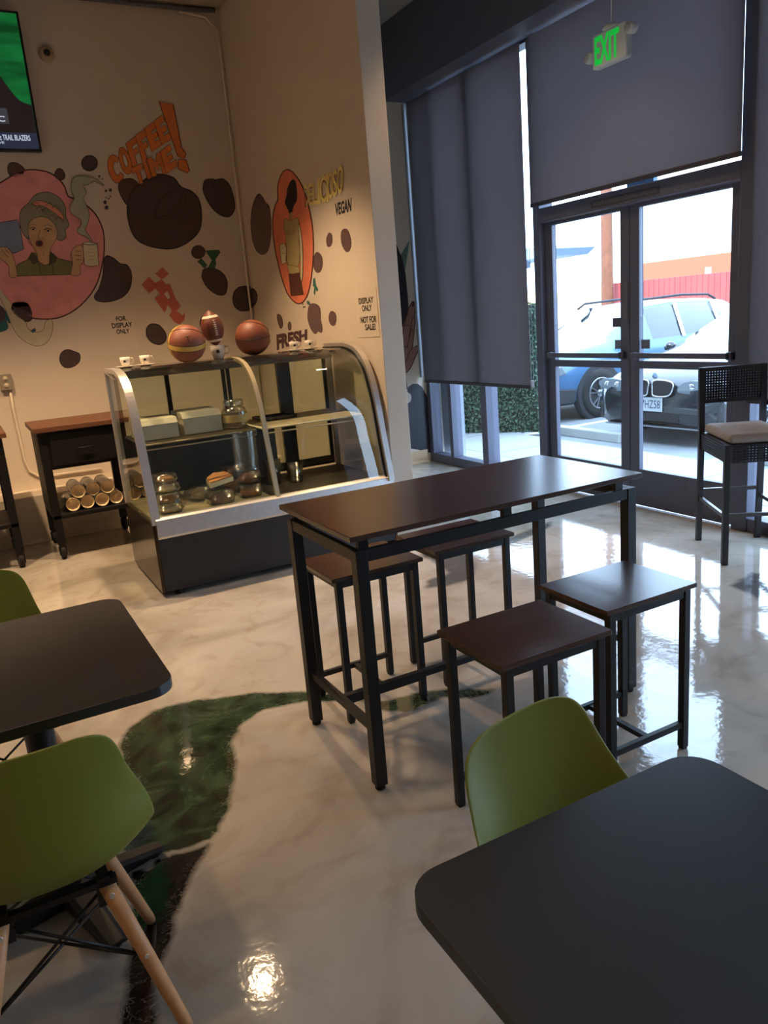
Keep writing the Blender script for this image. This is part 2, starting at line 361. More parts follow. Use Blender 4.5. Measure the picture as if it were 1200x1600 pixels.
# ------------------------------------------------------------ roller blinds
def blind(y0, y1, zb, label, x=3.30, chain=None):
    e = empty('roller_blind', (x, (y0+y1)/2, zb)); tag(e, label, 'blind', None)
    L = (y1-y0)/2
    MB().box(-.0015, .0015, -L, L, .02, 3.50-zb).build('blind_fabric', M_blind, e)
    MB().box(-.008, .008, -L, L, 0, .03).build('bottom_bar', mat('blind_bar', (56, 54, 64), .5), e, bevel=.004)
    if chain:
        y, z0 = chain; c = MB()
        for dx in (-.012, .012): c.tube([(dx, y, 3.4-zb), (dx, y, z0-zb)], .0022, 6)
        c.build('bead_chain', mat('chain_white', (190, 195, 205), .4), e)
        MB().box(-.012, .012, y-.012, y+.012, z0-zb-.07, z0-zb-.01).build('chain_weight', MATS['chain_white'], e, bevel=.003)
    return e
blind(3.215, 4.93, .845, 'wide dark grey roller blind over the left window, pulled nearly to the floor', chain=(-.86-.025, .93))
blind(1.215, 3.14, 2.285, 'dark grey roller blind above the glass double doors, behind the exit sign', x=3.30)
blind(-.9, 1.145, .84, 'dark grey roller blind right of the doors, behind the woven bar stool', x=3.325)
MB().box(3.27, 3.30, 4.955, 4.985, .9, 3.5).build('side_channel', mat('channel_grey', (150, 158, 170), .4), w1)

# ------------------------------------------------------------ exit sign
ex = empty('exit_sign', (3.2, 2.14, 3.135)); tag(ex, 'green lettered EXIT sign with two small emergency lamp heads, hanging above the doors', 'exit sign')
MB().box(-.03, .03, -.155, .155, -.105, .105).build('housing', mat('sign_white', (220, 228, 228), .5), ex, bevel=.015, seg=3)
tm = MB(); text_on(tm, 'EXIT', (-.0325, .125, .085), (-.0325, -.095, .085), (-.0325, .125, -.085), (-.0325, -.095, -.085), offset=.03)
tm.build('lettering', mat('exit_green', (20, 200, 60), .5, emit=(20, 220, 80), es=.42), ex, fix=False)
for sgn, z in ((1, -.02), (-1, .05)):
    h = MB().lathe([(0, -.05), (.028, -.05), (.036, -.03), (.034, .01), (.015, .03), (0, .03)], 20, (0, sgn*.185, z), axis='x').build('lamp_head', MATS['sign_white'], ex)
    MB().lathe([(0, -.054), (.026, -.052), (.028, -.048)], 20, (0, sgn*.185, z), axis='x').build('lens', mat('lens_grey', (190, 195, 200), .1), h)
MB().lathe([(0, .103), (.06, .103), (.05, .125), (0, .13)], 24, (0, 0, 0)).tube([(0, 0, .12), (0, 0, ZC-3.135)], .005, 10).build('stem', MATS['sign_white'], ex)

# ------------------------------------------------------------ outlet, conduit, detector, TV, paper signs
def wb(px, py, dy=0): return ray_at(px, py, 1, YB-dy)
p = wb(9, 597, .03)
ot = empty('outlet_box', (p.x, YB, p.z)); tag(ot, 'grey surface mounted electrical outlet box at the left of the back wall', 'outlet')
MB().box(-.045, .045, -.045, -.001, -.065, .065).build('box_body', mat('outlet_grey', (150, 138, 120), .5), ot, bevel=.006)
m_ = MB()
for z in (-.028, .028): m_.lathe([(0, -.048), (.02, -.048), (.02, -.044)], 16, (0, 0, z), axis='y')
m_.build('socket', mat('outlet_white', (205, 190, 165), .4), ot)
pc = wb(21, 640, .012); pe = wb(47, 745, .012)
cn = MB().tube([(p.x+.02, YB-.014, p.z-.065), (pc.x, YB-.014, pc.z), (pc.x+.01, YB-.014, .62), (pc.x+.03, YB-.014, .53), (pc.x+.10, YB-.014, .47), (pc.x+.6, YB-.014, .46)], .011, 10)
cn = cn.build('wall_conduit', mat('conduit_paint', (226, 212, 192), .5)); tag(cn, 'thin painted conduit dropping from the outlet box and bending right behind the cart', 'conduit')
cc = MB().tube([(1.2, YB-.03, 4.10), (1.42, YB-.03, 4.08), (1.50, YB-.03, 4.0), (1.515, YB-.03, 3.85), (1.515, YB-.03, .4)], .009, 10)
for z in (1.2, 2.2, 3.2): cc.box(1.49, 1.54, YB-.034, YB-.001, z-.01, z+.01)
cc = cc.build('corner_pipe', MATS['conduit_paint']); tag(cc, 'thin cream pipe running down the corner where the two mural walls meet', 'pipe')
cp = MB().tube([(-3.5, YB-.05, 4.12), (1.25, YB-.05, 4.12), (1.5, YB-.05, 4.13)], .02, 8).build('ceiling_pipe', M_dark); tag(cp, 'thin dark pipe running along the top of the back mural wall', 'pipe')
p = wb(73, 83, .03)
dt = empty('dome_camera', (p.x, YB, p.z)); tag(dt, 'small round dome camera on the back wall right of the television', 'camera')
MB().lathe([(0, -.04), (.03, -.045), (.05, -.035), (.058, -.001)], 28, axis='y').build('housing', mat('dome_white', (170, 152, 128), .4), dt)
MB().lathe([(0, -.062), (.018, -.058), (.026, -.042)], 20, axis='y').build('lens', M_blackp, dt)

a = ray_at(66, 237, 1, 4.90); tvx, tvz = a.x, a.z; tz = ray_at(35, 18, 1, 4.90).z-tvz; TWd = 1.76*tz
tv = empty('television', (tvx-TWd/2, 4.90, tvz)); tag(tv, 'wall mounted flat television showing a green and dark broadcast with a caption bar', 'television')
hw = TWd/2
MB().box(-hw, hw, 0, .05, 0, tz).box(-.3, .3, .05, .099, tz*.3, tz*.7).build('casing', M_blackp, tv, bevel=.006)
m_green = mat('screen_green', (10, 90, 45), .3, emit=(12, 110, 50), es=.5, noise=0)
nt = m_green.node_tree; tcn = nt.nodes.new('ShaderNodeTexCoord'); mp = nt.nodes.new('ShaderNodeMapping'); mp.inputs['Rotation'].default_value = (0, .5, 0); mp.inputs['Scale'].default_value = (1.5, 1, 7)
nn = nt.nodes.new('ShaderNodeTexNoise'); nn.inputs['Scale'].default_value = 1.6; rr = nt.nodes.new('ShaderNodeValToRGB')
rr.color_ramp.elements[0].position = .35; rr.color_ramp.elements[0].color = srgb(4, 62, 30); rr.color_ramp.elements[1].position = .7; rr.color_ramp.elements[1].color = srgb(22, 140, 66)
nt.links.new(tcn.outputs['Object'], mp.inputs[0]); nt.links.new(mp.outputs[0], nn.inputs[0]); nt.links.new(nn.outputs[0], rr.inputs[0]); nt.links.new(rr.outputs[0], nt.nodes['Principled BSDF'].inputs['Emission Color'])
m_sdark = mat('screen_dark', (14, 12, 14), .3, emit=(30, 22, 22), es=.9); m_sbar = mat('screen_bar', (20, 22, 34), .3, emit=(36, 40, 58), es=1); m_stxt = mat('screen_text', (200, 210, 225), .3, emit=(190, 205, 225), es=.9)
m_sbox = mat('screen_box', (40, 42, 48), .3, emit=(52, 52, 58), es=1)
sc = MB(); B_ = .018
def scp(poly, mi, lay): sc.prism(poly, lambda a, bb, t: (a, t, bb), -.001-.0008*lay, -.0006-.0008*lay, mi)
scp([(-hw+B_, B_), (hw-B_, B_), (hw-B_, tz-B_), (-hw+B_, tz-B_)], 0, 0)
scp(catmull([(hw-B_-.001, .33), (hw-.10, .36), (hw-.17, .46), (hw-.26, .60), (hw-.40, .68), (hw-.6, .72), (hw-1.0, .6), (hw-1.2, .3)], 5, False)+[(hw-1.2, .02), (hw-B_-.001, .02)], 1, 1)
scp([(-hw+B_, B_), (hw-B_, B_), (hw-B_, .135*tz/1.0), (-hw+B_, .135*tz)], 2, 2)
scp([(hw-.7, .19), (hw-.20, .19), (hw-.20, .30), (hw-.7, .30)], 4, 2)
for s_, x0, x1, z0, z1 in (('RAPTORS at TRAIL BLAZERS', hw-.62, hw-.085, .075, .115), ('TONIGHT  LIVE', hw-.50, hw-.26, .050, .066), ('NBC', hw-.33, hw-.225, .205, .245)):
    if s_.startswith('RAPTORS'): s_ = 'S at TRAIL BLAZERS'; x0 = hw-.315; x1 = hw-.07
    if s_ == 'NBC': s_ = 'C'; x0 = hw-.275
    text_on(sc, s_, (x0, -.0032, z1), (x1, -.0032, z1), (x0, -.0032, z0), (x1, -.0032, z0), 3, .01)
sc.build('screen', [m_green, m_sdark, m_sbar, m_stxt, m_sbox], tv, fix=False)

m_sleeve = glass('plastic_sleeve', (.93, .93, .93), .04, .15)
def paper_sign(quad_fn, x0, x1, z0, z1, lines, label, nm='paper_sign'):
    e = empty(nm, quad_fn((x0+x1)/2, (z0+z1)/2, 0)); tag(e, label, 'sign'); o = e.location
    m1 = MB(); m1.prism([(x0, z0), (x1, z0), (x1, z1), (x0, z1)], lambda a, bb, t: tuple(quad_fn(a, bb, t)-o), .001, .003); m1.build('sheet', m_signpaper, e)
    m2 = MB()
    for s_, a, bb, c, dd in lines: text_on(m2, s_, quad_fn(a, dd, .004)-o, quad_fn(bb, dd, .004)-o, quad_fn(a, c, .004)-o, quad_fn(bb, c, .004)-o, 0, .03)
    m2.build('lettering', M_ink, e, fix=False)
m_signpaper = mat('sign_paper', (216, 202, 184), .35)
fb = lambda a, bb, t: Vector((a, YB-t, bb))
fmid = lambda a, bb, t: Vector((X2-t, a, bb))
q = wb(168, 486); r = wb(216, 545); x0, x1 = q.x, r.x; w_ = x1-x0; z1, z0 = q.z, r.z; h_ = z1-z0
paper_sign(fb, x0, x1, z0, z1, [('FOR', wb(181, 498).x, wb(197, 498).x, wb(189, 501.5).z, wb(189, 494).z), ('DISPLAY', wb(174.5, 508).x, wb(206.5, 508).x, wb(190, 512).z, wb(190, 504).z), ('ONLY', wb(181.5, 517).x, wb(202, 517).x, wb(191, 521.5).z, wb(191, 514).z)],
           'clear sleeved FOR DISPLAY ONLY paper sign on the back wall above the espresso cups')
q = ray_at(554, 452, 0, X2); r = ray_at(594, 526, 0, X2)
y0s, y1s = q.y, r.y; z1, z0 = q.z, r.z; h_ = z1-z0; w_ = y1s-y0s
def yl(px): return ray_at(px, 490, 0, X2).y
def zl(py): return ray_at(576, py, 0, X2).z
paper_sign(fmid, y0s, y1s, z0, z1, [('DISPLAY', yl(563), yl(586), zl(474), zl(464)), ('ONLY', yl(567), yl(582.5), zl(486), zl(476)), ('NOT FOR', yl(563.5), yl(588.5), zl(504.5), zl(494)), ('SALE!', yl(569.5), yl(586), zl(516), zl(506))],
           'DISPLAY ONLY NOT FOR SALE paper sign near the end of the middle wall')

# ============================================================ MURALS (paint on the walls, children of the walls)
PAL = {}
def pm(name, col): 
    if name not in PAL: PAL[name] = mat('mural_'+name, col, .45, noise=.10, nscale=9)
    return PAL[name]
class Mural:
    """flat paint shapes on one wall; (ox, oy, s): where the tracing sheet sits on the wall"""
    def __init__(s, wall, ax, val, sgn): s.wall, s.ax, s.val, s.sgn = wall, ax, val, sgn; s.reset()
    def reset(s): s.mb = MB(); s.mats = []; s.lay = 1; return s
    def sheet(s, ox, oy, k): s.ox, s.oy, s.k = ox, oy, k; return s
    def P(s, x, y, lay=None):
        p = ray_at(s.ox+x/s.k, s.oy+y/s.k, s.ax, s.val); p[s.ax] += s.sgn*(.0006+.00035*(s.lay if lay is None else lay)); return p
    def mi(s, col):
        m = pm(*col)
        if m not in s.mats: s.mats.append(m)
        return s.mats.index(m)
    def poly(s, pts, col, smooth=True, n=6, out=None, ow=4):
        if smooth: pts = catmull(pts, n)
        if out:
            s._fill(s.grow(pts, ow/2), out)
            pts = s.grow(pts, -ow/2)
        s._fill(pts, col); return s
    def grow(s, pts, w):
        k = len(pts); A = sum(pts[i][0]*pts[(i+1) % k][1]-pts[(i+1) % k][0]*pts[i][1] for i in range(k)); sg = 1 if A > 0 else -1; out = []
        for i in range(k):
            a, c = pts[i-1], pts[(i+1) % k]; dx, dy = c[0]-a[0], c[1]-a[1]; L = math.hypot(dx, dy) or 1
            out.append((pts[i][0]+sg*dy/L*w, pts[i][1]-sg*dx/L*w))
        return out
    def _fill(s, pts, col):
        tri = tessellate_polygon([[Vector((x, y, 0)) for x, y in pts]]); s.mb.add([s.P(x, y) for x, y in pts], list(tri), s.mi(col)); s.lay += 1
    def line(s, pts, w, col, smooth=True, closed=False):
        if smooth: pts = catmull(pts, 5, closed)
        k = len(pts); V = []
        for i in range(k):
            a = pts[i-1] if (i or closed) else pts[0]; c = pts[(i+1) % k] if (i < k-1 or closed) else pts[-1]
            dx, dy = c[0]-a[0], c[1]-a[1]; L = math.hypot(dx, dy) or 1; nx_, ny_ = -dy/L*w/2, dx/L*w/2
            V += [s.P(pts[i][0]+nx_, pts[i][1]+ny_), s.P(pts[i][0]-nx_, pts[i][1]-ny_)]
        m = k if closed else k-1
        s.mb.add(V, [(2*i, 2*i+1, 2*((i+1) % k)+1, 2*((i+1) % k)) for i in range(m)], s.mi(col)); s.lay += 1; return s
    def ell(s, cx, cy, rx, ry, rot, col, out=None, ow=4, n=28):
        c, d = math.cos(rot), math.sin(rot)
        return s.poly([(cx+rx*math.cos(t)*c-ry*math.sin(t)*d, cy+rx*math.cos(t)*d+ry*math.sin(t)*c) for t in [2*PI*i/n for i in range(n)]], col, False, out=out, ow=ow)
    def text(s, body, TL, TR, BL, BR, col, off=.03, outl=None):
        def put(c, o_): 
            text_on(s.mb, body, s.P(*TL), s.P(*TR), s.P(*BL), s.P(*BR), s.mi(c), o_); s.lay += 1
        if outl: put(outl, off+.035)
        put(col, off); return s
    def done(s, name, label=None):
        o = s.mb.build(name, s.mats, s.wall, fix=False); s.reset()
        if label: o['label'] = label
        return o
BEAN = ('bean', (78, 60, 58)); BEAN2 = ('bean_dark', (50, 36, 36)); BEANL = ('bean_light', (92, 64, 56)); LINE = ('line', (36, 24, 22))
B = Mural(wall_back, 1, YB, -1)
# -- orange lettering (zoom sheet 150,150 x4.286)
OR = ('orange', (224, 128, 62)); ORD = ('orange_line', (120, 54, 24))
B.sheet(150, 150, 4.286)
GLY = {'F': [(0,0),(.45,0),(.45,.34),(.85,.34),(.85,.58),(.45,.58),(.45,.72),(1,.72),(1,1),(0,1)],
       'E': [(0,0),(1,0),(1,.27),(.46,.27),(.46,.38),(.86,.38),(.86,.62),(.46,.62),(.46,.73),(1,.73),(1,1),(0,1)],
       'T': [(.3,0),(.7,0),(.7,.68),(1,.68),(1,1),(0,1),(0,.68),(.3,.68)], 'I': [(0,0),(1,0),(1,1),(0,1)],
       'M': [(0,0),(.3,0),(.3,.5),(.5,.2),(.7,.5),(.7,0),(1,0),(1,1),(.7,1),(.5,.66),(.3,1),(0,1)],
       'O': [(.5+.5*math.cos(2*PI*k/24), .5+.5*math.sin(2*PI*k/24)) for k in range(24)],
       'C': [(.5+.5*math.cos(.75+4.9*k/20), .5+.5*math.sin(.75+4.9*k/20)) for k in range(21)]+[(.56+.2*math.cos(5.55-4.7*k/14), .5+.24*math.sin(5.55-4.7*k/14)) for k in range(15)]}
def letters(word, quads, m=B):
    for ch, (tl, tr, bl, br) in zip(word, quads):
        mp_ = lambda p: tuple((bl[a]*(1-p[0])+br[a]*p[0])*(1-p[1])+(tl[a]*(1-p[0])+tr[a]*p[0])*p[1] for a in (0, 1))
        g = [mp_(p) for p in GLY[ch]]; m.poly(g, OR, False); m.line(g, 4, ORD, False, True)
        if ch == 'O':
            h = [mp_((.5+.17*math.cos(2*PI*k/16), .5+.25*math.sin(2*PI*k/16))) for k in range(16)]; m.poly(h, ('paint_gap', (214, 200, 182)), False); m.line(h, 4, ORD, False, True)
letters('COFFEE', [((58,405),(158,385),(108,602),(205,560)), ((135,352),(200,335),(185,545),(262,500)), ((198,318),(262,270),(245,480),(312,420)),
                   ((262,268),(325,225),(312,445),(378,385)), ((322,218),(388,172),(372,375),(452,320)), ((385,172),(440,128),(440,330),(515,285))])
letters('TIME', [((232,485),(305,450),(278,600),(330,575)), ((310,450),(335,435),(345,560),(372,545)), ((338,425),(430,372),(375,545),(478,510)), ((428,375),(490,325),(470,525),(548,462))])
B.poly([(420,38),(515,58),(572,350),(600,385),(590,422),(545,402)], OR, False, out=ORD, ow=6)
B.poly([(550,425),(602,430),(625,505),(608,516),(548,488)], OR, False, out=ORD, ow=6)
B.done('mural_lettering', 'orange block lettering painted on the wall')
# -- coffee beans
B.poly([(210,555),(165,570),(152,620),(180,690),(215,728),(270,690),(285,600),(250,560)], BEANL, out=BEAN2, ow=8)
B.poly([(290,590),(360,540),(440,526),(520,550),(570,610),(640,640),(690,700),(705,800),(690,900),(620,975),(520,1020),(400,1015),(300,980),(245,920),(215,820),(212,720),(240,640)], BEAN, out=BEAN2, ow=10)
B.line([(590,640),(520,640),(440,680),(405,750),(400,815),(480,822),(550,800),(590,740),(595,650)], 6, BEAN2)
B.line([(580,640),(560,720),(500,790),(410,815)], 5, BEAN2)
B.done('mural_coffee_bean', 'largest dark brown painted coffee bean')
def bean(pts, name='mural_coffee_bean', crease=None, m=B):
    m.poly(pts, BEAN, out=BEAN2, ow=7)
    if crease: m.line(crease, 5, BEAN2)
    m.done(name)
bean([(735,562),(780,556),(800,562),(850,556),(895,600),(925,700),(925,765),(890,808),(830,795),(770,740),(722,650),(720,590)], crease=[(775,560),(790,600),(830,650),(850,710)])
bean([(60,1080),(110,1082),(160,1122),(210,1135),(238,1200),(225,1290),(170,1350),(80,1378),(10,1372),(-10,1340),(20,1290),(45,1200)])
bean([(735,1155),(790,1155),(850,1190),(878,1250),(865,1325),(810,1328),(745,1280),(712,1220),(715,1175)])
bean([(985,1275),(1035,1280),(1040,1300),(1046,1350),(1042,1420),(1010,1437),(960,1435),(922,1395),(920,1330),(945,1290)])
B.ell(685,1045,45,43,0,BEAN, out=BEAN2, ow=6); B.done('mural_coffee_bean')
GR = ('leaf_green', (42, 92, 66))
for q_ in ([(730,1035),(825,1030),(833,1048),(800,1095),(805,1120),(795,1160),(750,1150),(775,1100)], [(705,1085),(678,1108),(725,1155),(748,1135)]): B.poly(q_, GR, False)
B.done('mural_leaf_marks', 'dark green angular marks')
RD = ('brick_red', (196, 104, 88))
for q_ in ([(445,1145),(490,1192),(440,1230),(396,1190)], [(355,1210),(398,1252),(440,1228),(470,1260),(495,1258),(530,1350),(568,1408),(540,1440),(580,1468),(596,1450),(592,1500),(560,1530),(525,1515),(490,1468),(508,1440),(480,1400),(460,1452),(392,1356),(430,1330),(398,1290),(358,1322),(304,1265)]): B.poly(q_, RD, False)
B.poly([(455,1325),(480,1308),(497,1350),(480,1362)], ('paint_gap', (206, 192, 174)), False)
B.done('mural_angular_marks', 'brick red angular marks')
for x, y, r_ in ((22,538,8),(42,556,5),(66,635,9),(96,630,12),(68,680,5),(84,688,6),(95,672,6),(60,712,13),(70,748,14)): B.ell(x, y, r_*.9, r_, .2, BEAN)
B.done('mural_coffee_crumbs', 'small dark painted crumbs')
B.sheet(140, 470, 4)
bean([(355,180),(375,150),(405,145),(440,158),(475,205),(474,250),(440,272),(395,262),(360,225)])
B.ell(712,135,24,42,.1,BEAN); B.done('mural_coffee_bean')
# -- pink roundel with the woman
B.sheet(0, 230, 4.326)
CRM = ('steam_grey', (168, 172, 146))
B.poly([(-40,940),(0,950),(40,1010),(80,1060),(110,1120),(170,1180),(190,1225),(240,1250),(290,1235),(310,1180),(350,1165),(355,1240),(325,1310),(270,1342),(200,1330),(120,1270),(70,1180),(30,1080),(-10,1010),(-60,1000)], ('swirl_cream', (204, 196, 164)), out=('swirl_line', (120, 104, 78)), ow=4)
B.poly([(205,1240),(235,1222),(245,1240),(220,1256)], ('blue', (52, 92, 112)), False)
B.poly([(-60,1080),(0,1070),(40,1110),(70,1180),(60,1190),(45,1170),(55,1220),(20,1245),(-60,1250)], ('teal', (38, 100, 98)))
B.ell(0,1130,36,55,0,BEAN)
B.done('mural_swirl', 'pale swirl and teal patch below the roundel')
PK = ('pink', (228, 152, 146)); PKD = ('pink_line', (84, 40, 34))
for q_ in ([(75,105),(120,110),(165,150),(150,190),(80,200),(55,165),(55,125)], [(385,150),(415,148),(438,185),(430,215),(400,220),(370,190)]):
    B.poly(q_, BEANL, out=BEAN2, ow=6)
B.done('mural_coffee_bean')
B.poly([(-150,330),(-60,270),(20,230),(120,170),(210,152),(310,165),(385,205),(435,265),(460,330),(510,350),(580,390),(650,460),(695,560),(705,680),(690,800),(655,920),(600,1010),(520,1090),(420,1145),(320,1162),(200,1150),(100,1090),(20,990),(-60,900),(-180,700),(-200,480)], PK, out=PKD, ow=10)
SK = ('skin', (204, 164, 118)); HR = ('hair_grey', (140, 136, 114)); OL = ('olive', (122, 118, 62)); 
B.poly([(0,510),(120,490),(135,540),(160,690),(100,715),(40,712),(-30,690),(-40,520)], ('book_blue', (124, 138, 160)), False, out=LINE, ow=4)
B.poly([(270,310),(330,305),(400,340),(440,400),(445,470),(465,525),(440,560),(445,610),(400,630),(330,560),(240,560),(200,620),(160,590),(135,520),(140,430),(190,380),(230,330)], HR, out=LINE, ow=4)
B.poly([(215,380),(250,362),(320,375),(390,420),(430,470),(420,490),(360,440),(290,400),(235,395)], ('band_pink', (222, 146, 118)), out=LINE, ow=3)
B.poly([(205,500),(280,470),(350,500),(385,560),(380,620),(345,680),(335,740),(350,780),(290,800),(245,770),(240,700),(205,640),(190,570)], SK, out=LINE, ow=3)
B.poly([(120,790),(180,765),(225,715),(250,720),(255,770),(300,800),(345,785),(350,715),(385,750),(460,770),(490,775),(485,860),(115,872),(105,820)], OL, False, out=LINE, ow=4)
B.line([(262,770),(275,868)], 3, LINE, False); B.line([(350,770),(362,865)], 3, LINE, False)
B.poly([(190,750),(215,712),(240,730),(262,775),(225,790)], ('collar', (78, 70, 44)), False, out=LINE, ow=3)
B.poly([(342,705),(385,745),(375,775),(330,800)], ('collar', (78, 70, 44)), False, out=LINE, ow=3)
B.poly([(0,680),(40,675),(75,710),(95,760),(115,870),(65,872),(55,800),(0,750),(-20,700)], SK, out=LINE, ow=3)
B.line([(10,690),(40,730),(60,745)], 3, LINE); B.line([(30,680),(60,720)], 3, LINE)
B.poly([(500,680),(545,660),(565,700),(560,780),(540,800),(538,860),(480,862),(490,780),(480,720)], SK, out=LINE, ow=3)
B.line([(505,700),(545,705)], 3, LINE); B.line([(505,730),(550,735)], 3, LINE); B.line([(510,760),(552,762)], 3, LINE)
B.poly([(558,648),(600,640),(655,652),(668,800),(610,808),(570,795)], ('mug_cream', (212, 204, 166)), False, out=LINE, ow=4)
B.line([(555,652),(600,662),(655,655)], 4, LINE)
for k in range(4): B.line([(590+2*k, 690+24*k), (640, 688+24*k)], 2, ('mug_line', (130, 108, 76)), False)
# face
B.ell(222,556,17,8,.1,('eye_white', (190, 160, 120))); B.ell(224,556,6,6,0,LINE); B.line([(200,550),(222,543),(242,552)], 4, LINE)
B.ell(322,566,20,9,-.1,('eye_white', (190, 160, 120))); B.ell(324,566,7,7,0,LINE); B.line([(298,560),(322,550),(348,560)], 5, LINE)
B.line([(200,530),(222,522),(245,532)], 5, HR); B.line([(300,532),(326,524),(352,536)], 5, HR)
B.line([(272,560),(258,610),(275,622),(292,612)], 3, LINE)
B.ell(265,652,26,22,.1,('lips', (112, 50, 40))); B.ell(266,650,13,12,0,LINE)
B.line([(190,600),(190,640),(215,665)], 3, LINE); B.line([(300,700),(290,740)], 2, LINE)
for k in range(9):
    a_ = random.uniform(0, 6.28); cx_, cy_ = 220+22*k, 430+random.uniform(-50, 60); B.line([(cx_-24, cy_+8), (cx_, cy_-12), (cx_+22, cy_+6), (cx_+30, cy_+24)], 3, ('hair_line', (72, 58, 44)))
B.poly([(610,640),(585,610),(535,590),(520,560),(545,530),(540,490),(480,450),(475,400),(500,345),(480,300),(485,230),(510,203),(560,200),(640,215),(690,250),(695,263),(640,235),(590,255),(560,265),(580,310),(560,350),(580,390),(600,460),(590,520),(575,560),(600,600),(618,638)], CRM, out=('steam_line', (96, 88, 66)), ow=4)
B.done('mural_roundel', 'pink roundel of a woman holding a book and a steaming mug')
B.poly([(85,1050),(140,1035),(190,1055),(220,1110),(215,1160),(180,1178),(120,1150),(75,1100)], BEAN, out=BEAN2, ow=7)
B.done('mural_coffee_bean')
B.ell(605,108,54,52,0,BEAN, out=BEAN2, ow=6); B.done('mural_coffee_bean')
B.poly([(420,1385),(455,1368),(500,1380),(538,1400),(535,1450),(490,1485),(440,1488),(408,1455),(405,1415)], BEAN, out=BEAN2, ow=6); B.done('mural_coffee_bean')

# -- middle wall: papaya roundel and beans (zoom sheet 370,230 x4.444)
V = Mural(wall_mid, 0, X2, -1).sheet(370, 230, 4.444)
V.poly([(100,985),(125,990),(143,1030),(135,1080),(108,1105),(97,1060)], BEAN, out=BEAN2, ow=4); V.done('mural_coffee_bean')
for q_ in ([(150,325),(180,345),(200,385),(225,410),(238,520),(235,640),(215,720),(178,745),(135,715),(105,620),(98,500),(115,390)],
           [(640,597),(660,610),(662,660),(648,688),(630,685),(623,640)], [(735,575),(765,570),(785,610),(795,670),(780,720),(755,720),(730,670),(725,610)],
           [(555,730),(585,750),(596,800),(585,855),(560,870),(538,840),(535,770)], [(655,1140),(685,1155),(690,1200),(675,1238),(650,1225),(640,1180)],
           [(505,1100),(545,1088),(578,1120),(583,1200),(592,1240),(590,1285),(565,1278),(545,1295),(515,1260),(493,1180)],
           [(290,1160),(312,1180),(320,1235),(305,1258),(288,1220),(280,1175)], [(366,1212),(378,1230),(376,1265),(362,1268),(356,1235)]):
    V.poly(q_, ('bean_mid', (104, 80, 80)), out=BEAN, ow=4); V.done('mural_coffee_bean')
PA = ('papaya', (228, 128, 96)); TN = ('tan', (180, 162, 112))
V.poly([(350,155),(400,185),(455,270),(490,370),(522,520),(533,680),(525,850),(500,1000),(460,1075),(410,1080),(350,1010),(300,860),(262,680),(250,520),(265,410),(285,360),(285,270),(310,190)], PA, out=PKD, ow=8)
V.poly([(385,225),(410,240),(420,310),(418,370),(395,410),(385,460),(370,475),(355,430),(335,385),(345,340),(358,270)], ('hair_black', (38, 34, 34)))
V.line([(352,290),(350,310),(362,315)], 3, ('skin_mid', (120, 80, 56))); V.line([(368,320),(374,335)], 3, ('skin_mid', (120, 80, 56)))
V.poly([(365,460),(388,450),(395,480),(380,510),(362,500)], ('neck', (176, 140, 100)), False)
V.poly([(345,495),(375,512),(420,490),(438,540),(435,640),(440,740),(430,820),(385,835),(350,790),(345,650),(330,560),(332,510)], TN, out=LINE, ow=3)
V.poly([(345,580),(362,570),(380,582),(400,570),(408,600),(350,612)], ('tan_light', (170, 140, 92)))
V.poly([(430,535),(448,580),(460,700),(462,850),(455,925),(440,925),(445,850),(442,740),(438,640)], ('sleeve', (208, 200, 160)), out=LINE, ow=3)
V.poly([(352,815),(435,830),(440,870),(370,885),(360,850)], TN, False, out=LINE, ow=3)
V.poly([(365,880),(440,875),(465,1020),(380,1030)], ('trouser', (92, 54, 46)), False, out=LINE, ow=3)
V.poly([(303,680),(335,668),(350,700),(345,790),(352,800),(318,812),(310,760)], ('cup_cream', (214, 206, 166)), False, out=LINE, ow=3)
V.line([(312,700),(340,690)], 2, LINE, False); V.line([(315,740),(345,732)], 2, LINE, False)
V.line([(283,470),(300,540),(295,600)], 3, ('papaya_light', (206, 124, 84)))
V.done('mural_roundel', 'orange papaya shaped roundel with a standing figure')
YL = ('mural_yellow', (238, 218, 140)); YLD = ('yellow_line', (160, 128, 66))
for ch, q_ in zip('DELICIOSO', [((466,265),(498,258),(470,418),(500,408)), ((500,256),(528,250),(502,406),(530,398)), ((530,238),(560,232),(532,400),(562,392)), ((562,215),(582,210),(564,400),(584,394)),
        ((582,205),(622,190),(584,392),(624,384)), ((624,185),(640,178),(626,382),(642,376)), ((636,180),(672,162),(638,368),(674,350)), ((670,165),(702,148),(672,348),(704,338)), ((702,130),(748,120),(704,335),(740,322))]):
    V.text(ch, *q_, YL, .012, YLD)
V.done('mural_lettering', 'yellow outlined lettering')
V.text('VEGAN', (682,392), (798,348), (686,478), (795,445), ('slate', (48, 54, 56)), .04); V.done('mural_lettering', 'small dark slanted lettering')
V.text('FRESH', (275,1300), (490,1262), (280,1412), (490,1340), ('plum', (82, 50, 58)), .06); V.done('mural_lettering', 'plum lettering half hidden behind the cups')
TL_ = ('teal_mid', (60, 108, 96))
for q_ in ([(530,915),(545,905),(552,960),(566,985),(560,1005),(548,990),(545,1030),(535,1015),(538,975),(528,960)], [(485,1070),(500,1065),(512,1085),(508,1098),(490,1090)]): V.poly(q_, TL_, False)
for x, y in ((460,1090),(475,1108),(466,1110)): V.ell(x, y, 4, 5, 0, BEAN)
for q_ in ([(330,1035),(350,1045),(345,1062),(333,1058)], [(385,1085),(402,1080),(398,1100)]): V.poly(q_, YL, False)
V.done('mural_leaf_marks')
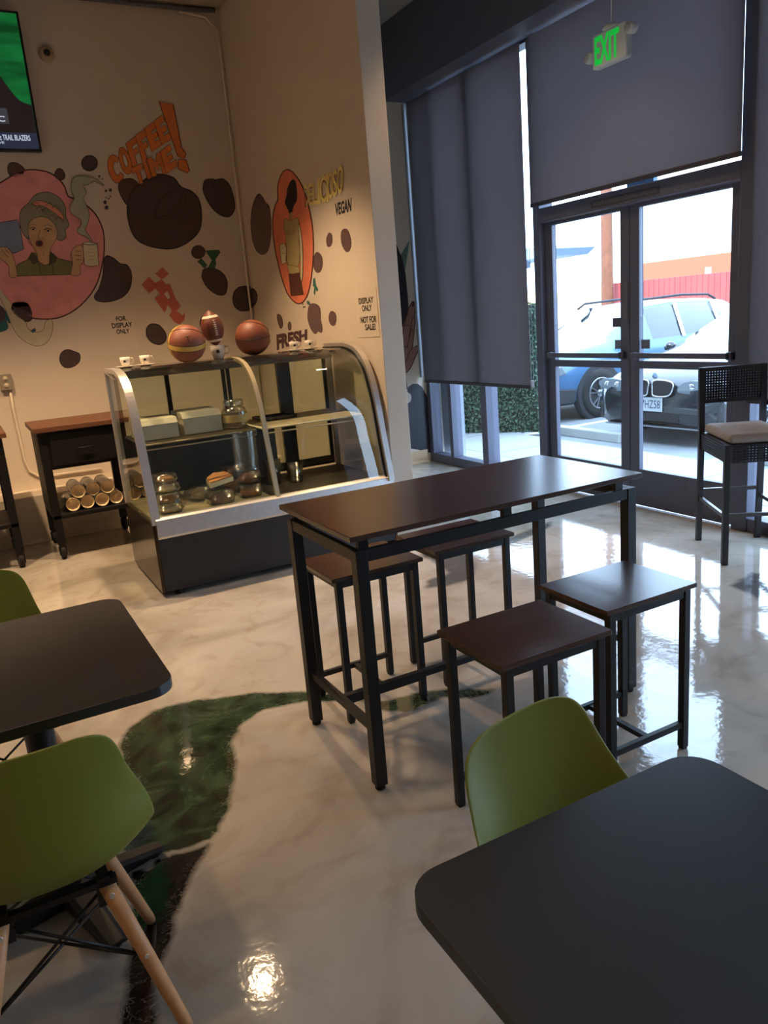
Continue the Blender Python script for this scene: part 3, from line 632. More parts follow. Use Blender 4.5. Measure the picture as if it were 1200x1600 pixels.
# -- alcove mural: hand, leaf, dark wave (zoom sheet 590,350 x3.904)
H_ = Mural(wall_back, 1, YB, -1).sheet(590, 350, 3.904)
NV = ('night_black', (46, 44, 50)); HN = ('hand_brown', (150, 112, 98))
H_.poly([(195,95),(182,190),(168,280),(150,250),(140,190)], ('leaf_teal', (98, 128, 118)), False)
H_.poly([(60,60),(115,125),(150,210),(170,300),(182,420),(188,500),(170,600),(155,700),(40,700),(40,100)], NV, False)
H_.poly([(160,915),(120,800),(120,700),(160,600),(185,520),(212,470),(228,484),(226,560),(228,600),(212,752),(240,742),(257,748),(235,800),(200,880),(178,905)], HN, False, out=LINE, ow=5)
for q_ in ([(226,560),(210,580),(198,650),(180,760)], [(185,520),(160,640),(140,720)], [(212,752),(190,790),(160,870)], [(158,615),(190,620)], [(195,640),(212,645)], [(205,640),(190,700),(178,750),(150,740)]): H_.line(q_, 3.5, LINE)
H_.ell(216,488,9,18,.2,('nail', (70, 44, 42)))
H_.line([(165,905),(170,960),(180,1010)], 9, LINE)
H_.done('mural_hand', 'painted brown hand with dark leaf shapes')
H_.poly([(188,1368),(120,1360),(120,1100),(178,1098),(198,1085),(205,1055),(192,1035),(180,1022),(188,992),(215,975),(245,975),(272,995),(295,1040),(318,1090),(335,1150),(343,1250),(346,1388),(318,1395),(250,1378)], ('navy', (38, 36, 46)), False)
H_.ell(192,1060,13,28,0,('wave_cream', (188, 172, 156)))
H_.done('mural_wave', 'dark navy painted wave')

# ============================================================ DISPLAY CASE
CX0, CX1, CY0, CY1 = -.11, 1.515, 2.485, 3.34
prof = [(3.34, 1.355), (3.05, 1.357), (2.93, 1.345), (2.83, 1.315), (2.74, 1.25), (2.675, 1.15), (2.62, 1.0), (2.575, .80), (2.53, .60), (2.497, .46)]
prof = catmull(prof, 4, False)
case = empty('display_case', ((CX0+CX1)/2, (CY0+CY1)/2, 0)); tag(case, 'curved glass bakery display case with steel frames and a black base', 'display case')
co = case.location
def cb(mb, nm, mats, par=case, **k):
    mb.v = [(x-co.x, y-co.y, z-co.z) for x, y, z in mb.v]; return mb.build(nm, mats, par, **k)
M_casebase = mat('case_black_panel', (20, 19, 21), .4); M_caseside = mat('case_side_bronze', (60, 50, 42), .16, .85)
cb(MB().box(CX0+.02, CX1-.01, CY0+.03, CY1, .035, .371), 'base', M_casebase, bevel=.003)
cb(MB().box(CX0, CX0+.018, CY0+.025, CY1, .035, .46), 'side_panel', M_caseside, bevel=.002)
for x in (.0, 1.4):
    for y in (CY0+.09, CY1-.08): cb(MB().lathe([(0, 0), (.03, 0), (.03, .012), (.012, .02), (.012, .036)], 16, (x, y, 0)), 'levelling_foot', M_blackp)
cb(MB().prism([(CY0+.002, .372), (CY0-.006, .385), (CY0+.006, .485), (CY0+.03, .505), (CY0+.10, .478), (CY0+.10, .372)], lambda a, bb, t: (t, a, bb), CX0+.02, CX1), 'front_sill', M_steel, bevel=.002)
def band(x0, x1, inner, mat_, nm, pr=prof, ext=0):       # steel frame following the curve
    k = len(pr); m = MB(); V_ = []
    for i, (y, z) in enumerate(pr):
        a = pr[max(i-1, 0)]; c = pr[min(i+1, k-1)]; dy, dz = c[0]-a[0], c[1]-a[1]; L = math.hypot(dy, dz); ny_, nz_ = -dz/L, dy/L   # inward normal
        if ny_*(2.9-y)+nz_*(.9-z) < 0: ny_, nz_ = -ny_, -nz_
        V_.append([(x0, y-ny_*ext, z-nz_*ext), (x1, y-ny_*ext, z-nz_*ext), (x1, y+ny_*inner, z+nz_*inner), (x0, y+ny_*inner, z+nz_*inner)])
    m.grid(V_, cu=True, sm=False); m.add(V_[0]+V_[-1], [(0, 1, 2, 3), (7, 6, 5, 4)]); return cb(m, nm, mat_)
band(CX0, CX0+.05, .024, M_steel, 'end_frame', ext=.004)
band(CX1-.04, CX1, .05, M_steel, 'end_frame', ext=.03)
band(CX1-.052, CX1-.042, .012, M_blackp, 'gasket', ext=.006)
band(.672, .70, .02, mat('cream_frame', (186, 172, 140), .35, .3), 'middle_frame', ext=.004)
for a in (CX0, CX1-.045): cb(MB().box(a, a+.045, CY1-.03, CY1, .46, 1.335), 'rear_post', M_steel, bevel=.002)
# bottom rail of each end
def curtain(x0, x1, nm, i0=0):
    m = MB(); m.grid([[(x, y, z) for x in (x0, x1)] for y, z in prof[i0:]]); return cb(m, nm, M_caseglass)
i_top = 7
cb(MB().box(CX0+.045, CX1-.04, 3.03, CY1, 1.342, 1.357), 'top_panel', mat('smoked_top_glass', (96, 84, 70), .06, 0, .8), bevel=.002)
curtain(CX0+.045, .672, 'front_glass', i_top-3); curtain(.70, CX1-.052, 'front_glass', i_top-3)
# side glass
for x in (CX0+.012, CX1-.02):
    pr_ = [(y+.03, z-.01) for y, z in prof if z > .47]+[(CY0+.05, .47), (CY1-.03, .47)]
    m = MB(); tri = tessellate_polygon([[Vector((a, bb, 0)) for a, bb in pr_]]); m.add([(x, a, bb) for a, bb in pr_], list(tri)); cb(m, 'side_glass', M_caseglass, fix=False)
cb(MB().bar((CX0+.0, 3.0, 1.30), (CX0+.0, 3.3, 1.335), .004, .004), 'trim_strip', M_steel)
M_deck = mat('case_deck_cream', (178, 168, 132), .4)
cb(MB().box(CX0+.02, .686, CY0+.10, CY1-.03, .462, .478), 'deck', M_deck)
cb(MB().box(.686, CX1-.02, CY0+.10, CY1-.03, .462, .478), 'deck', mat('case_deck_grey', (70, 66, 62), .35))
# back sliding doors
rd = MB()
for a, bb in ((CX0+.05, .30), (.27, .69), (.70, 1.10), (1.07, CX1-.05)):
    rd.box(a, a+.025, CY1-.024, CY1-.006, .49, 1.32).box(bb-.025, bb, CY1-.024, CY1-.006, .49, 1.32).box(a, bb, CY1-.024, CY1-.006, .49, .52).box(a, bb, CY1-.024, CY1-.006, 1.29, 1.32)
cb(rd, 'rear_door_frames', mat('dark_steel', (40, 36, 34), .3, .3)); cb(MB().box(CX0+.07, CX1-.07, CY1-.017, CY1-.013, .52, 1.29), 'rear_door_glass', M_caseglass)
cb(MB().box(CX0+.06, 1.0, CY1-.045, CY1-.035, .48, .86), 'rear_lower_panel', mat('panel_black', (26, 24, 24), .3))
cb(MB().box(1.06, 1.16, CY1-.07, CY1-.03, .48, 1.33), 'rear_column', mat('column_dark', (36, 34, 32), .25, .3), bevel=.004)
cb(MB().box(CX0+.05, CX1-.06, 3.16, 3.30, 1.285, 1.335), 'light_canopy', mat('canopy_grey', (110, 100, 84), .35, .5), bevel=.003)
# wire shelves
M_wire = mat('white_wire', (226, 214, 186), .35); M_wire2 = mat('steel_wire', (150, 138, 116), .3, .7)
def wire_shelf(x0, x1, y0, y1, z, mt, tag_tilt=0):
    m = MB(); m.tube([(x0, y0, z), (x1, y0, z), (x1, y1, z), (x0, y1, z)], .006, 6, closed=True); m.tube([(x0, y0, z-.03), (x1, y0, z-.03)], .005, 6)
    for x in (x0, x1): m.bar((x, y0, z), (x, y0, z-.03), .006)
    k = int((x1-x0)/.0165)
    for i in range(1, k): x = x0+(x1-x0)*i/k; m.bar((x, y0, z), (x, y1, z), .005, .004)
    for i in range(1, 4): y = y0+(y1-y0)*i/4; m.bar((x0, y, z-.004), (x1, y, z-.004), .005, .005)
    return cb(m, 'wire_shelf', mt)
wire_shelf(CX0+.06, .665, 2.72, 3.28, .905, M_wire2); wire_shelf(.71, CX1-.08, 2.70, 3.28, .905, M_wire)
for x0, x1 in ((CX0+.06, .665), (.71, CX1-.08)):
    cb(MB().box(x0, x1, 3.285, 3.30, .86, .90), 'shelf_rail', MATS['dark_steel'])
m = MB().box(CX0+.06, CX1-.06, CY1-.026, CY1-.0245, .505, .555)
for i in range(40): x = CX0+.07+i*.036; m.box(x, x+.015, CY1-.034, CY1-.026, .51, .55)
cb(m, 'vent_grille', MATS['canopy_grey'])

# ---- things in the case
M_boxw = mat('carton_white', (186, 180, 160), .6)
for i, (x, y, w_, dp, h_) in enumerate(((.09, 3.02, .24, .3, .125), (.375, 3.04, .25, .3, .14))):
    e = empty('cake_box', (x, y, .912)); tag(e, ['low white cake box on the upper shelf, next to the case end', 'taller white cake box on the upper shelf, beside the clear jar'][i], 'box', 'white cake boxes on the upper shelf')
    MB().box(-w_/2, w_/2, -dp/2, dp/2, 0, h_*.72).build('box_body', M_boxw, e, bevel=.004)
    m = MB(); m.prism([(-dp/2-.003, h_*.72), (-dp/2+.03, h_), (dp/2-.01, h_), (dp/2+.002, h_*.72)], lambda a, bb, t: (t, a, bb), -w_/2-.003, w_/2+.003); m.build('lid', M_boxw, e, bevel=.004)
M_past = [mat('pastry_brown', (182, 122, 66), .6, noise=.3, nscale=60), mat('pastry_pale', (220, 190, 140), .6, noise=.25, nscale=50), mat('pastry_dark', (128, 78, 50), .6, noise=.3, nscale=60)]
def clamshell(loc, rz, w_, h_, past, label, tilt=0):
    e = empty('clear_container', loc, rz); e.rotation_euler = (tilt, 0, rz); tag(e, label, 'container', 'clear pastry containers in the case')
    n_ = 12
    def ring(r_, z, rid=0): return [((r_+(rid*.004 if j % 2 else 0))*math.copysign(abs(math.cos(2*PI*j/32))**.5, math.cos(2*PI*j/32)), (r_+(rid*.004 if j % 2 else 0))*math.copysign(abs(math.sin(2*PI*j/32))**.5, math.sin(2*PI*j/32)), z) for j in range(32)]
    m = MB(); m.grid([ring(.001, 0), ring(w_*.42, 0), ring(w_*.47, h_*.45, 1), ring(w_*.52, h_*.46)], cu=True); m.build('tray', M_plastic, e, fix=False)
    m = MB(); m.grid([ring(w_*.52, h_*.47), ring(w_*.47, h_*.5, 1), ring(w_*.42, h_*.95, 1), ring(w_*.36, h_), ring(.001, h_)], cu=True); m.build('lid', M_plastic, e, fix=False)
    m = MB(); m.lathe([(0, .006), (w_*.3, .008), (w_*.37, h_*.2), (w_*.3, h_*.55), (w_*.15, h_*.72), (0, h_*.76)], 16)
    m.v = [(x*(1+.12*math.sin(9*x+7*y+z*50)), y*(1+.1*math.sin(50*x)), z) for x, y, z in m.v]; m.build('pastry', M_past[past], e)
    return e
DZ = .479
clamshell((.045, 2.70, DZ), .1, .155, .062, 1, 'bottom container of the stack beside the left end of the case')
clamshell((.045, 2.70, DZ+.064), .0, .155, .062, 0, 'second container from the bottom, stacked at the left end of the case')
clamshell((.043, 2.70, DZ+.128), .15, .15, .06, 1, 'third container from the bottom, stacked at the left end of the case')
clamshell((.045, 2.71, DZ+.190), .05, .14, .055, 0, 'topmost container of the stack at the left end of the case')
clamshell((.31, 2.93, DZ), .3, .19, .10, 1, 'pale pastry container, rearmost of the cluster on the left deck')
clamshell((.37, 2.71, DZ), .1, .18, .09, 2, 'front container of the cluster, under the tilted cream pie')
clamshell((.58, 2.75, DZ), .0, .165, .085, 0, 'container on the deck against the middle frame, lowest of its pair')
clamshell((.58, 2.75, DZ+.088), .05, .165, .085, 2, 'container against the middle frame, upper of its pair')
clamshell((.54, 2.97, DZ), .1, .18, .10, 0, 'rear container near the middle frame, under another one')
clamshell((.54, 2.97, DZ+.103), .1, .18, .09, 2, 'highest brown pastry container behind the cluster')
pie = empty('pie_slice', (.38, 2.70, DZ+.125)); pie.rotation_euler = (.35, -.15, .2); tag(pie, 'pale cream pie slice leaning on top of the clear containers', 'pie')
MB().prism([(-.085, -.02), (.085, -.03), (.07, .045), (0, .08), (-.07, .05)], lambda a, bb, t: (a, bb, t), 0, .035).build('filling', mat('cream_pie', (214, 200, 160), .5), pie, bevel=.006)
MB().prism([(-.08, -.015), (.08, -.025), (.066, .042), (0, .074), (-.066, .047)], lambda a, bb, t: (a, bb, t), .036, .045).build('topping', M_past[0], pie, bevel=.003)
jar = empty('clear_jar', (.60, 2.93, .912)); tag(jar, 'clear lidded jar with paler band on the shelf beside the middle frame', 'jar')
MB().lathe([(0, .0), (.075, .0), (.085, .02), (.085, .10), (.07, .13), (.05, .14)], 28).build('jar_body', M_plastic, jar, fix=False)
MB().lathe([(0, .185), (.06, .183), (.066, .17), (.066, .141), (0, .14)], 28).build('lid', M_plastic, jar, fix=False)
MB().lathe([(0, .01), (.05, .01), (.055, .05), (0, .06)], 24).build('contents', M_past[2], jar); MB().lathe([(.086, .04), (.086, .09)], 28).build('paper_band', mat('band_paper', (196, 176, 120), .6), jar)
M_ribbed = glass('ribbed_plastic', (.74, .77, .80), .28, .2)
ls = empty('lid_stack', (.585, 2.76, DZ+.176)); tag(ls, 'tall stack of clear ribbed plastic lids beside the middle frame', 'lids')
m = MB(); m.lathe([(.078 if i % 2 else .085, .012*i) for i in range(22)], 28); m.build('lids', M_ribbed, ls, fix=False)
for x, y, h_, lb in ((.84, 2.98, .17, 'left of the two clear cups standing on the dark deck'), (.98, 2.92, .13, 'right of the two clear cups standing on the dark deck')):
    e = MB().lathe([(0, 0), (.045, 0), (.06, h_), (.056, h_), (.042, .004), (0, .004)], 24).build('clear_cup', M_plastic); e.location = (x, y, DZ); tag(e, lb, 'cup', 'clear cups on the dark deck')
e = MB().box(-.13, .13, -.10, .10, 0, .004).box(-.13, .13, -.10, -.092, 0, .02).box(-.13, .13, .092, .10, 0, .02).box(-.13, -.122, -.1, .1, 0, .02).box(.122, .13, -.1, .1, 0, .02).build('tray', mat('tray_dark', (80, 70, 60), .3, .6)); e.location = (.95, 3.13, .913); tag(e, 'shallow dark metal tray at the back of the right wire shelf', 'tray')

# ---- things on the case
M_ball = mat('basketball_rubber', (132, 72, 52), .5, bump=.5, bscale=260); M_seam = mat('ball_seam', (30, 22, 20), .6); M_bally = mat('ball_yellow', (196, 158, 70), .5)
def basketball(loc, r_, rot, label, yellow):
    e = empty('basketball', loc); tag(e, label, 'basketball')
    o = MB().grid([[(r_*math.sin(p_)*math.cos(t), r_*math.sin(p_)*math.sin(t), r_*math.cos(p_)) for t in [2*PI*j/48 for j in range(48)]] for p_ in [1e-3+(PI-2e-3)*i/24 for i in range(25)]], cu=True).build('ball_shell', M_ball, e, fix=False)
    m = MB(); R_ = r_*.9995
    def circ(u, v, c=(0, 0, 0), rr=R_): u, v, c = Vector(u), Vector(v), Vector(c); return [c+(u*math.cos(a)+v*math.sin(a))*rr for a in [2*PI*i/56 for i in range(56)]]
    def add_c(pts, w_=.0024): m.tube(pts, w_, 6, closed=True)
    v_ = Vector((CP.x-loc[0], CP.y-loc[1], 0)).normalized(); r0 = v_.cross(Vector((0, 0, 1))) * -1; up_ = Vector((0, 0, 1))
    def ring(n_, off, w_=.0024):
        n_ = n_.normalized(); a_ = n_.cross(Vector((.3, .1, .9))).normalized(); b_ = n_.cross(a_); add_c(circ(a_, b_, n_*off*R_, R_*math.sqrt(1-off*off)), w_)
    def tilt(th, roll=0): return (up_*math.cos(th)+v_*math.sin(th)) + r0*math.sin(roll)
    if yellow: ring(tilt(.30, .05), .14); ring(tilt(.30, .05), -.14); ring(tilt(-.45, .1), .42); ring(tilt(.5, 0), -.62); ring(v_*.94+r0*.35, -.10)
    else: ring(tilt(.12, -.03), .02); ring(tilt(-.5, .25), .50); ring(tilt(.55, -.3), -.48); ring(r0*.9+v_*.3+up_*.1, -.72)
    m.build('seams', M_seam, e)
    if yellow:
        # yellow ribbon panel round the ball
        for n_, w_, off in ((tilt(.30, .05), .0155, 0), (v_*.93+r0*.36, .012, -.02)):
            n_ = n_.normalized(); u = n_.cross(Vector((.3, .1, .9))).normalized(); v = n_.cross(u); P_ = []
            for i in range(73):
                a = 2*PI*i/72; d = u*math.cos(a)+v*math.sin(a); P_.append([tuple((d*math.cos(q)+n_*math.sin(q))*(r_+.0012)) for q in (-w_/r_, -w_/2/r_, 0, w_/2/r_, w_/r_)])
            MB().grid(P_).build('yellow_panel', M_bally, e, fix=False)
        m2 = MB(); f_ = v_*r_*.985+r0*.012
        text_on(m2, 'T', f_-r0*.014+up_*.044, f_+r0*.014+up_*.044, f_-r0*.014+up_*.012+v_*.003, f_+r0*.014+up_*.012+v_*.003); m2.build('logo_letter', M_seam, e, fix=False)
    return e
TZ = 1.357
basketball((.375, 3.02, TZ+.119), .119, (.3, .15, .9), 'orange basketball with yellow bands, left of the football', True)
basketball((.865, 3.15, TZ+.119), .119, (.12, .05, -.5), 'plain brown basketball with black seams, right of the football', False)
def cup(loc, rz, label, s_=1.0, saucer=True, nm='espresso_cup', grp='espresso cups on the case'):
    e = empty(nm, loc, rz); tag(e, label, 'cup', grp)
    zb = .009 if saucer else 0
    m = MB().lathe([(0, zb), (.018*s_, zb), (.021*s_, zb+.004), (.03*s_, zb+.03*s_), (.032*s_, zb+.058*s_), (.030*s_, zb+.058*s_), (.027*s_, zb+.03*s_), (.016*s_, zb+.008), (0, zb+.008)], 28); m.build('cup_body', M_ceramic, e)
    MB().tube([(.029*s_, 0, zb+.05*s_), (.047*s_, 0, zb+.05*s_), (.05*s_, 0, zb+.035*s_), (.043*s_, 0, zb+.022*s_), (.028*s_, 0, zb+.02*s_)], .0032*s_, 8).build('handle', M_ceramic, e)
    MB().prism([(-.008*s_, zb+.026*s_), (.008*s_, zb+.026*s_), (.006*s_, zb+.04*s_), (-.006*s_, zb+.04*s_)], lambda a, bb, t: (a, -t, bb), .0295*s_, .0315*s_).build('printed_emblem', M_ink, e, fix=False)
    if saucer: MB().lathe([(0, 0), (.03, 0), (.035, .003), (.062, .011), (.062, .013), (.034, .006), (0, .005)], 32).build('saucer', M_ceramic, e)
    return e
cup((.0, 3.14, TZ), -.3, 'espresso cup on a saucer, leftmost on the display case')
cup((.125, 3.15, TZ), -.2, 'espresso cup on a saucer, between the leftmost cup and the yellow banded basketball')
cup((1.14, 3.10, TZ), -.2, 'espresso cup on a saucer, right of the plain basketball')
cup((1.265, 3.12, TZ), -.2, 'espresso cup on a saucer, rightmost on the display case top')
cup((.60, 3.11, TZ), -.3, 'larger white mug under the upright football', 1.55, False, 'white_mug', None)
fb_ = empty('football', (.595, 3.11, TZ+.085)); fb_.rotation_euler = (.05, -.10, -.35); tag(fb_, 'brown American football standing on end in a white mug', 'football')
L2 = .118; fp = [(.074*(1-abs(t)**2.1)**.85*1.0+(.0 if abs(t) < 1 else 0), .118+L2*t) for t in [-1+2*i/30 for i in range(31)]]
MB().lathe(fp, 36).build('leather', mat('football_leather', (104, 52, 36), .5, bump=.4, bscale=300), fb_)
def fr(z): t = (z-.118)/L2; return .074*(1-abs(t)**2.1)**.85
for za, zb in ((.185, .20), (.03, .045)): MB().lathe([(fr(za)+.001, za), (fr((za+zb)/2)+.0012, (za+zb)/2), (fr(zb)+.001, zb)], 36).build('white_stripe', mat('football_white', (222, 208, 186), .5), fb_)
m = MB(); pts = [(0, -fr(z)-.002, z) for z in np.linspace(.07, .172, 10)]; m.tube(pts, .0014, 6)
for z in np.linspace(.074, .168, 8): m.tube([(-.010, -fr(z)-.0005, z), (0, -fr(z)-.003, z), (.010, -fr(z)-.0005, z)], .0016, 6)
lc = m.build('laces', MATS['football_white'], fb_); lc.rotation_euler = (0, 0, .35)
m = MB(); text_on(m, 'WILSON', (-.012, -.0755, .16), (-.012, -.0755, .075), (-.028, -.0735, .16), (-.028, -.0735, .075)); m.build('stamped_lettering', M_ink, fb_, fix=False)

# ============================================================ UTILITY CART
M_cart = mat('cart_black', (9, 8, 8), .6, 0, .3)
def cart(loc, rz, label):
    e = empty('utility_cart', loc, rz); tag(e, label, 'cart')
    w_, dp, h_ = .60, .60, .975           # origin at front left foot
    MB().box(-.03, w_+.03, -.03, dp+.03, h_-.035, h_).build('wooden_top', M_cartwood, e, bevel=.003)
    for x in (0, w_-.055):
        for y in (0, dp-.055): MB().box(x, x+.055, y, y+.055, .11, h_-.036).build('leg', M_cart, e, bevel=.004)
    MB().box(.056, w_-.056, .005, dp-.005, .665, h_-.036).build('drawer_case', M_cart, e)
    d_ = MB().box(.07, w_-.07, -.008, .004, .69, h_-.055).build('drawer', mat('cart_drawer', (12, 10, 9), .6, 0, .3), e, bevel=.004)
    MB().tube([(w_/2-.05, -.008, .80), (w_/2-.05, -.03, .80), (w_/2+.05, -.03, .80), (w_/2+.05, -.008, .80)], .006, 8).build('handle', M_cart, d_)
    MB().box(0, w_, 0, dp, .30, .33).build('lower_shelf', M_cart, e, bevel=.003)
    MB().box(-.004, .0, .02, dp-.02, .34, h_-.04).build('side_mesh', M_cart, e)
    for x in (.0275, w_-.0275):
        for y in (.0275, dp-.0275):
            c = MB().box(x-.02, x+.02, y-.03, y+.03, .085, .112).box(x-.026, x-.02, y-.03, y+.03, .03, .09).box(x+.02, x+.026, y-.03, y+.03, .03, .09).build('caster', M_cart, e)
            MB().lathe([(0, -.017), (.046, -.017), (.051, -.009), (.051, .009), (.046, .017), (0, .017)], 20, (x, y, .0515), axis='x').build('wheel', M_rubber, c)
    return e
cart((-.53, 3.93, 0), 0, 'black rolling cart with brown wooden top, beside the left end of the display case')
cart((-1.36, 3.93, 0), 0, 'second black rolling cart, only its wheel side showing at the left edge of the photo')
M_roll = mat('cup_plastic_roll', (236, 210, 168), .35)
for i, (x, z, lb) in enumerate(((-.375, 0, 'lower left of the front ends'), (-.271, 0, 'bottom row, second from the cart leg'), (-.167, 0, 'bottom row, third from the cart leg'), (-.063, 0, 'bottom row, nearest the display case'), (-.323, .091, 'upper left, resting on the bottom row'), (-.219, .091, 'upper middle, resting on the bottom row'), (-.115, .091, 'upper right, nearest the display case'))):
    e = empty('cup_sleeve', (x, 3.99+.01*(i % 2), .382+z)); e.rotation_euler = (0, .1*i, 0); tag(e, 'plastic wrapped sleeve of cups on the cart shelf, '+lb, 'cup sleeve', 'wrapped sleeves of cups on the cart shelf')
    m = MB(); prf = [(.038, .03), (.046, .0), (.049, -.004), (.049, .006)]+[(.0485 if k % 2 else .046, .01+.012*k) for k in range(26)]+[(.034, .33), (0, .33)]
    m.lathe(prf, 24, axis='y'); m.lathe([(0, .035), (.038, .03)], 24, axis='y'); m.build('cups', M_roll, e)
    m = MB(); m.lathe([(.0495, .0), (.0505, .15), (.0495, .32), (.02, .34)], 14, axis='y'); m.tube([(-.02, -.01, -.04), (.015, -.012, -.046), (.04, -.02, -.05)], .004, 5); m.build('wrapping', m_sleeve, e)

# ============================================================ BAR TABLE AND STOOLS
TL, TW, TH = 1.23, .60, .90
bt = empty('bar_table', (TL/2, TW/2, 0)); tag(bt, 'tall bar table with dark walnut top and black square tube frame', 'table')
hx, hy = TL/2, TW/2
MB().box(-hx, hx, -hy, hy, TH-.018, TH).build('tabletop', M_walnut, bt, bevel=.002)
fx, fy, LS = hx-.02, hy-.012, .042
for sx_ in (-1, 1):
    for sy_ in (-1, 1):
        x0, y0 = sx_*fx, sy_*fy
        lg = MB().box(min(x0, x0-sx_*LS), max(x0, x0-sx_*LS), min(y0, y0-sy_*LS), max(y0, y0-sy_*LS), .018, .845).build('leg', M_black, bt, bevel=.002)
        MB().lathe([(0, 0), (.016, 0), (.018, .004), (.016, .019), (0, .019)], 16, (x0-sx_*LS/2, y0-sy_*LS/2, 0)).build('foot', M_rubber, lg)
for sy_ in (-1, 1):
    y = sy_*(fy-.003); MB().box(-fx+.001, fx-.001, min(y, y-sy_*.02), max(y, y-sy_*.02), .806, .846).build('top_rail', M_black, bt, bevel=.001)
    for x in (-fx+.035, 0, fx-.075):
        yy = sy_*(fy-.012); MB().box(x-.018, x+.018, min(yy, yy-sy_*.02), max(yy, yy-sy_*.02), .84, TH-.018).build('spacer', M_black, bt, bevel=.001)
for sx_ in (-1, 1):
    x = sx_*(fx-.003); MB().box(min(x, x-sx_*.02), max(x, x-sx_*.02), -fy+.02, fy-.02, .806, .846).build('end_rail', M_black, bt, bevel=.001)
    x = sx_*(fx-.012); MB().box(min(x, x-sx_*.025), max(x, x-sx_*.025), -fy+LS, fy-LS, .205, .232).build('end_stretcher', M_black, bt, bevel=.001)
MB().box(-fx+.037, fx-.037, -.013, .013, .205, .230).build('centre_stretcher', M_black, bt, bevel=.001)
MB().box(-.012, .012, -hy+.04, hy-.04, TH-.04, TH-.019).build('top_brace', M_black, bt)

def make_stool():
    e = empty('stool'); w_, dp, h_ = .40, .325, .61
    MB().box(-w_/2, w_/2, -dp/2, dp/2, h_-.016, h_).build('seat', M_walnut, e, bevel=.002)
    lx, ly, t_ = w_/2-.02, dp/2-.008, .026
    for sx_ in (-1, 1):
        for sy_ in (-1, 1):
            lg = MB().box(min(sx_*lx, sx_*(lx-t_)), max(sx_*lx, sx_*(lx-t_)), min(sy_*ly, sy_*(ly-t_)), max(sy_*ly, sy_*(ly-t_)), .008, h_-.017).build('leg', M_black, e, bevel=.0015)
            MB().box(min(sx_*lx, sx_*(lx-t_))+.002, max(sx_*lx, sx_*(lx-t_))-.002, min(sy_*ly, sy_*(ly-t_))+.002, max(sy_*ly, sy_*(ly-t_))-.002, 0, .009).build('foot', M_rubber, lg, bevel=.002)
        x = sx_*(lx-.003); MB().box(min(x, x-sx_*.018), max(x, x-sx_*.018), -ly+.02, ly-.02, h_-.046, h_-.018).build('side_rail', M_black, e)
    for sy_ in (-1, 1):
        y = sy_*(ly-.003); MB().box(-lx+.02, lx-.02, min(y, y-sy_*.018), max(y, y-sy_*.018), h_-.046, h_-.018).build('front_rail', M_black, e)
        y = sy_*(ly-.004); MB().box(-lx+t_, lx-t_, min(y, y-sy_*.018), max(y, y-sy_*.018), .085, .107).build('stretcher', M_black, e, bevel=.001)
    MB().box(-.010, .010, -ly+.022, ly-.022, .086, .104).build('cross_stretcher', M_black, e)
    return e
st0 = make_stool()
for i, (x, y, rz, lb) in enumerate(((.86, -.237, .0, 'black stool with dark wooden seat nearest the glass doors, right of the bar table'), (.375, -.345, .0, 'black stool on the near side of the bar table, directly behind a green chair'),
        (.325, .63, .0, 'black stool tucked under the far left end of the bar table'), (.80, .66, .0, 'black stool tucked under the middle of the far side of the bar table'))):
    e = st0 if i == 0 else copy_tree(st0); e.location = (x, y, 0); e.rotation_euler = (0, 0, rz); tag(e, lb, 'stool', 'black stools around the bar table')

# ============================================================ DINING TABLES AND GREEN CHAIRS
def dining_table(cx, cy, label, w_=.615, dp=.765, h_=.74):
    e = empty('dining_table', (cx, cy, 0)); tag(e, label, 'table', 'black rounded dining tables')
    R_ = .062; poly = []
    for sx_, sy_, a0 in ((1, 1, 0), (-1, 1, PI/2), (-1, -1, PI), (1, -1, 1.5*PI)):
        for k in range(9): a = a0+PI/2*k/8; poly.append((sx_*(w_/2-R_)+R_*math.cos(a), sy_*(dp/2-R_)+R_*math.sin(a)))
    MB().prism(poly, lambda a, bb, t: (a, bb, t), h_-.026, h_).build('tabletop', M_tabletop, e, bevel=.009, seg=4)
    MB().lathe([(.038, .05), (.038, h_-.035)], 24).build('column', M_black, e)
    MB().box(-.16, .16, -.03, .03, h_-.04, h_-.027).box(-.03, .03, -.2, .2, h_-.04, h_-.027).build('top_spider', M_black, e)
    for k in range(4):
        a = PI/2*k+.28; m = MB(); P_ = []
        for t in (0, .25, .5, .75, 1):
            r_ = .02+.26*t; hh = .075-.052*t; ww = .038-.008*t; P_.append([(r_*math.cos(a)+s_*ww*-math.sin(a), r_*math.sin(a)+s_*ww*math.cos(a), z) for s_, z in ((-1, .012), (-1, hh-.008), (-.6, hh), (.6, hh), (1, hh-.008), (1, .012))])
        m.grid(P_, cu=True, sm=False); m.add(P_[-1], [tuple(range(6))]); r_ = .33
        lg = m.build('base_leg', M_black, e, bevel=.004)
        MB().lathe([(0, 0), (.022, 0), (.022, .014), (0, .014)], 16, (.25*math.cos(a), .25*math.sin(a), 0)).build('glide', M_rubber, lg)
    return e
dining_table(-.2225, -1.5875, 'black rounded corner table in the right foreground, nearest the camera')
dining_table(-.9425, .0675, 'black rounded corner table at the left edge, between two green chairs')

